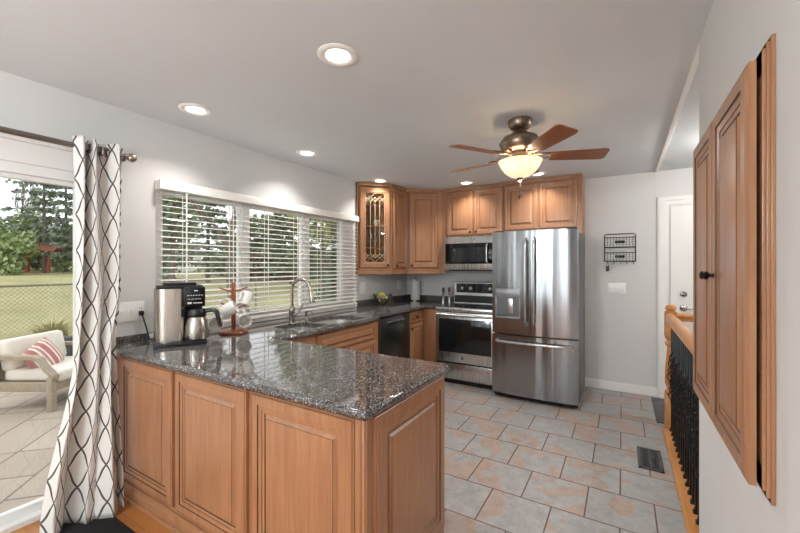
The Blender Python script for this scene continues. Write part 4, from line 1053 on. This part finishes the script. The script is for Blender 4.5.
# ------------------------------------------------------------------ outside
def gz(x): return -.12 + max(0, -x-10)*.033
B = BM(); xs = [-2.96, -6, -10, -14, -20, -30, -45, -70, -120]; ysg = [-60, -20, 0, 10, 20, 40, 80, 160]
V = [[B.v((x, y, gz(x))) for y in ysg] for x in xs]
for i in range(len(xs)-1):
    for j in range(len(ysg)-1): B.face([V[i][j], V[i+1][j], V[i+1][j+1], V[i][j+1]])
o = struct('lawn', B, M['lawn'], fix=False)
for p in o.data.polygons: pass
B = BM(); B.box(-6.7, XL-.16, -5, 2.45, -.3, -.10); struct('patio', B, M['patio'])
def at(u, w_): 
    r = (u-400)/370.3; s_, c_ = math.sin(math.radians(31.03)), math.cos(math.radians(31.03)); return w_*(r*c_-s_), w_*(r*s_+c_)
random.seed(11)
def leaves(B, c, rx, ry, rz, n, size, flat=.0):
    for _ in range(n):
        while True:
            p = Vector((random.uniform(-1, 1), random.uniform(-1, 1), random.uniform(-1, 1)))
            if p.length <= 1 and p.length > random.random()*.75: break
        p = Vector((p.x*rx, p.y*ry, p.z*rz))+Vector(c)
        a = Vector((random.gauss(0, 1), random.gauss(0, 1), random.gauss(0, 1))).normalized(); bq = a.orthogonal().normalized()
        s_ = size*random.uniform(.6, 1.3)
        B.quad(p-a*s_-bq*s_*.5, p+a*s_*.2-bq*s_*.7, p+a*s_, p-a*s_*.1+bq*s_*.7)
def tree_leafy(name, label, cat, x, y, h, r, m, n=1600, size=.16, trunk=.14, z0=.25):
    g = gz(x); t = thing(name, label, cat, (x, y, g), 'trees beyond the patio')
    B = BM(); B.tube([(x, y, g-.1), (x+.05, y, g+h*.3), (x-.05, y+.05, g+h*.6), (x, y, g+h*.9)], [trunk, trunk*.8, trunk*.5, .03], 8)
    for k in range(7):
        a = k*2.4; zz = g+h*(.3+.07*k); B.tube([(x, y, zz), (x+math.cos(a)*r*.4, y+math.sin(a)*r*.4, zz+h*.09), (x+math.cos(a)*r*.75, y+math.sin(a)*r*.75, zz+h*.13)], [trunk*.4, trunk*.25, .015], 6)
    obj('trunk', B, M['bark'], t)
    B = BM()
    for k in range(9):
        a = k*2.4; rr = r*.55*math.sqrt((k+.5)/9); cz = g+h*((z0+(1-z0)*(.25+.6*random.random())) if z0 else (.10+.72*((k*5+2) % 9)/8))
        leaves(B, (x+rr*math.cos(a), y+rr*math.sin(a), cz), r*.55, r*.55, h*.17, n//9, size)
    obj('crown', B, m, t, False, fix=False)
def tree_pine(name, label, x, y, h, r, n=14, m=None):
    g = gz(x); t = thing(name, label, 'tree', (x, y, g), 'trees beyond the patio')
    B = BM(); B.tube([(x, y, g-.1), (x, y, g+h)], [.16, .03], 8); Bf = BM()
    for k in range(n):
        f = k/(n-1); z = g+h*(.16+.82*f); rr = r*(1-f*.8)
        for q in range(6):
            a = q*PI/3+k*1.1+random.uniform(-.3, .3); L = rr*random.uniform(.65, 1.1); e = Vector((x+math.cos(a)*L, y+math.sin(a)*L, z-L*.12))
            B.tube([(x, y, z), tuple(e)], [.035, .012], 5)
            for w_ in (.45, .7, .95): leaves(Bf, Vector((x, y, z)).lerp(e, w_), L*.22, L*.22, .16, 9, .15)
    obj('trunk', B, M['bark'], t); obj('needles', Bf, m or M['pine'], t, False, fix=False)
def tree_bare(name, label, x, y, h, seed, spread=.5):
    g = gz(x); rnd = random.Random(seed); t = thing(name, label, 'tree', (x, y, g), 'trees beyond the patio'); B = BM()
    def br(p, dv, L, r, lev):
        q = p+dv*L*.5+Vector((rnd.uniform(-.05, .05),)*3)*L; e = p+dv*L
        B.tube([p, q, e], [r, r*.85, r*.65], 6 if lev < 2 else 4)
        if lev >= 4: return
        for k in range(3 if lev < 3 else 2):
            nd = (dv+Vector((rnd.gauss(0, spread), rnd.gauss(0, spread), rnd.uniform(-.1, .35)))).normalized(); br(e if k else q.lerp(e, .5), nd, L*rnd.uniform(.55, .8), r*.6, lev+1)
    br(Vector((x, y, g-.1)), Vector((0, 0, 1)), h*.34, h*.016, 0)
    obj('trunk', B, M['bark'], t)
# seen through the patio door
x, y = at(44, 30); tree_pine('pine_tree', 'tall open pine behind the red swing set', x, y, 11, 3.4)
x, y = at(66, 33); tree_pine('pine_tree', 'tall open pine next to the curtain edge', x, y, 11.5, 3.2)
x, y = at(4, 36); tree_bare('bare_tree', 'bare tree at the far edge of the door glass', x, y, 11, 5, .4)
x, y = at(20, 37); tree_bare('bare_tree', 'bare tree between the pine and the far edge of the door', x, y, 11, 9, .4)
for u, w_, h, r, lab in ((-4, 30, 4.6, 2.4, 'broad green bush at the far edge of the door glass'), (20, 34, 5.6, 2.4, 'broad green bush behind the swing set canopy'), (48, 35, 5.0, 2.4, 'broad green bush behind the swing set legs'), (74, 34, 4.6, 2.2, 'broad green bush beside the curtain edge'), (34, 40, 4.4, 3.0, 'darker wide bush seen between the swing set legs'), (10, 27, 3.3, 1.7, 'lower bright green bush in front of the bare trees')):
    x, y = at(u, w_); tree_leafy('bush', lab, 'bush', x, y, h, r, M['leaf'] if w_ < 35 else M['leafd'], 1500, .17, .06, .0)
# seen through the window
x, y = at(172, 17); tree_leafy('dark_tree', 'dense dark tree behind the coffee maker side of the window', x, y, 7.5, 2.0, M['leafd'], 2200, .13) if False else tree_leafy('dark_tree', 'dense dark tree behind the coffee maker side of the window', 'tree', x, y, 7.5, 1.7, M['leafd'], 2200, .13)
x, y = at(208, 25); tree_pine('pine_tree', 'slender pine beside the white shed', x, y, 9, 2.2)
x, y = at(232, 15); tree_bare('bare_tree', 'bare tree with thick trunk seen by the first window mullion', x, y, 8.5, 21, .5)
x, y = at(262, 33); tree_leafy('dark_tree', 'low dark tree behind the middle window pane', 'tree', x, y, 5.6, 3.6, M['leafd'], 2000, .2)
x, y = at(292, 24); tree_pine('pine_tree', 'dark pine behind the middle window pane', x, y, 7.2, 2.8, m=M['leafd'])
x, y = at(322, 21); tree_leafy('leafy_tree', 'pale green leafy tree behind the last window pane', 'tree', x, y, 7.5, 2.4, M['leaf'], 2000, .15)
x, y = at(352, 26); tree_leafy('leafy_tree', 'green leafy tree behind the glass cabinet end of the window', 'tree', x, y, 8, 2.8, M['leaf'], 1800, .17)
x, y = at(335, 13); tree_leafy('bush', 'dark round bush on the lawn beyond the last pane', 'bush', x, y, 1.5, .9, M['leafd'], 900, .07, .04, 0)
x, y = at(150, 36); tree_leafy('dark_tree', 'wide dark tree far behind the white shed', 'tree', x, y, 8, 4, M['leafd'], 2000, .22)
for u, w_, h, r, lab in ((160, 27, 2.2, 2.2, 'low dark hedge bush beside the white shed nearest the coffee maker'), (228, 34, 2.6, 2.6, 'low dark hedge bush behind the first window mullion'), (258, 28, 2.3, 2.0, 'low brownish hedge bush in the middle pane near its first mullion'), (283, 29, 2.4, 2.0, 'low brownish hedge bush in the middle pane behind the faucet'), (312, 33, 2.7, 2.4, 'low dark hedge bush behind the second window mullion'), (340, 34, 2.6, 2.4, 'low hedge bush at the far end of the last pane')):
    x, y = at(u, w_); tree_leafy('hedge_bush', lab, 'bush', x, y, h, r, M['brownleaf'] if 'brownish' in lab else M['leafd'], 900, .16, .05, 0)
# distant woods closing the view
B = BM()
for k in range(150):
    yy = -75+k*1.25; xx = -64+6*math.sin(k*1.7); zz = gz(xx)
    leaves(B, (xx, yy, zz+1.8+.9*math.sin(k*2.3)), 2.2, 1.6, 2.6+.9*math.sin(k*.9), 34, .55)
o = obj('distant_woods', B, M['leafd'], origin=(-64, 0, gz(-64)), smooth=False, fix=False); tag(o, 'distant hazy green woods along the far edge of the lawn', 'woods', kind='stuff')
# shed
x, y = at(178, 40); g = gz(x)
t = thing('shed', 'white shed with brown roof standing on the lawn beyond the window', 'shed', (x, y, g))
B = BM(); B.box(x-1.6, x+1.6, y-1.6, y+1.6, g-.2, g+1.9); obj('wall', B, M['siding'], t, False)
B = BM(); B.prism([(-2.0, 0), (2.0, 0), (0, 1.0)], y-1.9, y+1.9, 0)
for v in B.b.verts: v.co = (x+v.co.x, v.co.z, g+1.9+v.co.y)
obj('roof', B, M['shingle'], t, False)
B = BM(); B.box(x+1.58, x+1.63, y-.5, y+.5, g, g+1.6); obj('door', B, M['siding'], t, False)
# swing set
x, y = at(38, 30); g = gz(x)
t = thing('swing_set', 'red wooden swing set with reddish canopy on the far lawn', 'swing set', (x, y, g))
ax, ay = .75, .65
for s_ in (-.75, .75):
    for q in (-.6, .6):
        B = BM(); B.tube([(x+ax*s_+.6*q*ay, y+ay*s_-.6*q*ax+q*.2, g), (x+ax*s_, y+ay*s_, g+1.95)], .07, 6); obj('leg', B, M['cedar'], t)
B = BM(); B.tube([(x-ax*1.2, y-ay*1.2, g+1.95), (x+ax*1.2, y+ay*1.2, g+1.95)], .07, 6); obj('beam', B, M['cedar'], t)
B = BM(); n_ = Vector((-ay, ax, 0)); c0 = Vector((x-ax*1.5, y-ay*1.5, g+2.1)); c1 = Vector((x+ax*1.5, y+ay*1.5, g+1.95)); 
B.rings([[c0-n_*.8+Vector((0, 0, -.25)), c0+Vector((0, 0, .35)), c0+n_*.8+Vector((0, 0, -.25)), c0+Vector((0, 0, .25))], [c1-n_*.6+Vector((0, 0, -.2)), c1+Vector((0, 0, .35)), c1+n_*.6+Vector((0, 0, -.2)), c1+Vector((0, 0, .25))]]); obj('canopy', B, M['red'], t, False)
for s_ in (-.3, .3):
    B = BM(); q = Vector((x+ax*s_, y+ay*s_, g)); B.tube([q+Vector((.1, -.1, 1.95)), q+Vector((.1, -.1, .55))], .012, 4); B.tube([q+Vector((-.1, .1, 1.95)), q+Vector((-.1, .1, .55))], .012, 4); B.box(q.x-.2, q.x+.2, q.y-.2, q.y+.2, g+.5, g+.55); obj('swing_seat', B, M['black'], t)
# chain link fence
FXX = -11.0; g = gz(FXX)
t = thing('chain_link_fence', 'chain link fence with metal top rail across the lawn', 'fence', (FXX, 3, g))
B = BM(); B.cyl((FXX, -1.5, 1.0), (FXX, 8.5, 1.0), .025, n=8); o = obj('top_rail', B, M['wire'], t)
for k in range(5):
    B = BM(); yy = -1.5+2.5*k; B.cyl((FXX, yy, g-.2), (FXX, yy, 1.03), .03, n=8); obj('post', B, M['wire'], t)
B = BM(); sp = .09; hh = 1.0-g
for sg in (1, -1):
    for k in range(int(10/sp)+int(hh/sp)+1):
        y0 = -1.5-hh+k*sp if sg == 1 else -1.5+k*sp
        y1 = y0+hh if sg == 1 else y0-hh
        za, zb = g, 1.0
        B.tube([(FXX+.005*sg, y0, za), (FXX+.005*sg, y1, zb)], .004, 3)
obj('wire_mesh', B, M['wire'], t, False)
# planting bed between patio and fence
B = BM(); B.box(-7.9, -6.72, -3, 3.2, -.3, -.06); struct('ground_bed', B, M['mulch'])
B = BM(); B.box(-6.94, -6.74, 1.75, 2.9, -.1, .40, .02); o = obj('retaining_edge', B, M['edging'], origin=(-6.84, 2, -.1)); tag(o, 'low dark stone edging behind the patio armchair', 'edging')
def grass(x, y, h, r, n, lab, m):
    B = BM()
    for _ in range(n):
        a = random.uniform(0, 2*PI); q = random.random()*r*.3; L = h*random.uniform(.6, 1.1); b0 = Vector((x+q*math.cos(a), y+q*math.sin(a), -.06)); out = Vector((math.cos(a), math.sin(a), 0))*r*random.uniform(.3, 1); sd = Vector((-math.sin(a), math.cos(a), 0))*.006
        m1 = b0+out*.35+Vector((0, 0, L*.75)); e = b0+out+Vector((0, 0, L*random.uniform(.75, 1)))
        B.quad(b0-sd, b0+sd, m1+sd, m1-sd); B.face([B.v(m1-sd), B.v(m1+sd), B.v(e)])
    o = obj('ornamental_grass', B, m, origin=(x, y, -.06), smooth=False, fix=False); tag(o, lab, 'grass clump', 'grass clumps in the planting bed'); o['kind'] = 'thing'
grass(-7.45, 1.30, .80, .38, 420, 'straw coloured grass clump at the far edge of the door glass', M['straw'])
grass(-7.45, 2.10, .72, .38, 420, 'straw coloured grass clump above the armchair back', M['straw'])
grass(-7.45, 2.84, .62, .32, 380, 'greenish grass clump above the dark stone edging', M['leaf'])
B = BM(); x, y = at(318, 8.0)
B.lathe([(.55, 0), (.58, .03), (.58, .22), (.55, .25), (0, .27)], (x, y, gz(x)), 28); o = obj('pool_cover', B, M['tarp'], origin=(x, y, gz(x))); tag(o, 'round blue covered tub on the lawn beyond the faucet', 'tub')
# patio armchair
ang = math.radians(31); fwd = Vector((math.cos(ang), math.sin(ang), 0)); lft = Vector((-math.sin(ang), math.cos(ang), 0)); base = Vector((-5.33, 1.30, -.10))
RC = Matrix((fwd, lft, Vector((0, 0, 1)))).transposed()
def ch(B):
    for v in B.b.verts: v.co = RC @ v.co + base
    return B
t = thing('patio_armchair', 'weathered teak armchair with cream cushions on the patio', 'armchair', tuple(base))
Wc = .72
for y_ in (0, Wc):
    B = BM(); B.box(.235, .295, y_-.03, y_+.03, 0, .36, .006); obj('leg', ch(B), M['teak'], t)
    B = BM(); B.rings([[(-.33+dx-.10*((1-f)**2), y_+dy, .36*f) for dx, dy in ((-.03, -.03), (.03, -.03), (.03, .03), (-.03, .03))] for f in (0, .2, .4, .6, .8, 1)]); obj('leg', ch(B), M['teak'], t)
    B = BM(); P = [(-.40, .56), (-.1, .565), (.10, .56), (.16, .53), (.20, .46), (.28, .38), (.31, .36)]
    B.rings([[(p[0], y_-.04, p[1]-.018), (p[0], y_+.04, p[1]-.018), (p[0], y_+.04, p[1]+.018), (p[0], y_-.04, p[1]+.018)] for p in P]); B.box(-.36, -.31, y_-.025, y_+.025, .34, .55, .004); obj('arm', ch(B), M['teak'], t)
B = BM(); B.box(-.33, .28, .0, .03, .20, .30, .004); B.box(-.33, .28, Wc-.03, Wc, .20, .30, .004); B.box(.25, .28, 0, Wc, .20, .30, .004); B.box(-.33, -.30, 0, Wc, .20, .30, .004); B.box(-.32, .27, .02, Wc-.02, .27, .29); obj('seat_frame', ch(B), M['teak'], t)
B = BM(); 
for k in range(6): B.box(-.36, -.335, .04+k*.12, .10+k*.12, .28, .60, .004)
B.box(-.365, -.33, 0, Wc, .58, .64, .006); obj('back_frame', ch(B), M['teak'], t)
B = BM(); B.box(-.28, .34, .035, Wc-.035, .295, .42, .04, seg=4); obj('seat_cushion', ch(B), M['cushion'], t)
B = BM(); B.box(-.08, .08, .035, Wc-.035, 0, .34, .05, seg=4)
rt = Matrix.Rotation(math.radians(-12), 3, 'Y')
for v in B.b.verts: v.co = rt @ v.co + Vector((-.235, 0, .40))
obj('back_cushion', ch(B), M['cushion'], t)
B = BM(); n_ = 12; R = []
def pil(u_, v_, s_):
    k = (1-abs(u_)**2.5)*(1-abs(v_)**2.5); return Vector((s_*.075*k**.5, u_*.185*(1-.06*v_*v_), v_*.175*(1-.06*u_*u_)))
for s_ in (1, -1):
    V = [[B.v(pil(-1+2*i/n_, -1+2*j/n_, s_)) for j in range(n_+1)] for i in range(n_+1)]
    for i in range(n_):
        for j in range(n_): B.face([V[i][j], V[i+1][j], V[i+1][j+1], V[i][j+1]])
bmesh.ops.remove_doubles(B.b, verts=B.b.verts, dist=.0005)
pc = base + RC @ Vector((-.05, .24, .50)); rp = RC @ Matrix.Rotation(math.radians(-18), 3, 'Y') @ Matrix.Rotation(math.radians(25), 3, 'X')
o = obj('throw_pillow', B, M['stripe']); o.matrix_world = Matrix.Translation(pc) @ rp.to_4x4(); tag(o, 'red and cream striped throw pillow leaning on the armchair back cushion', 'pillow')
for o in bpy.data.objects:
    if '_o' in o: del o['_o']
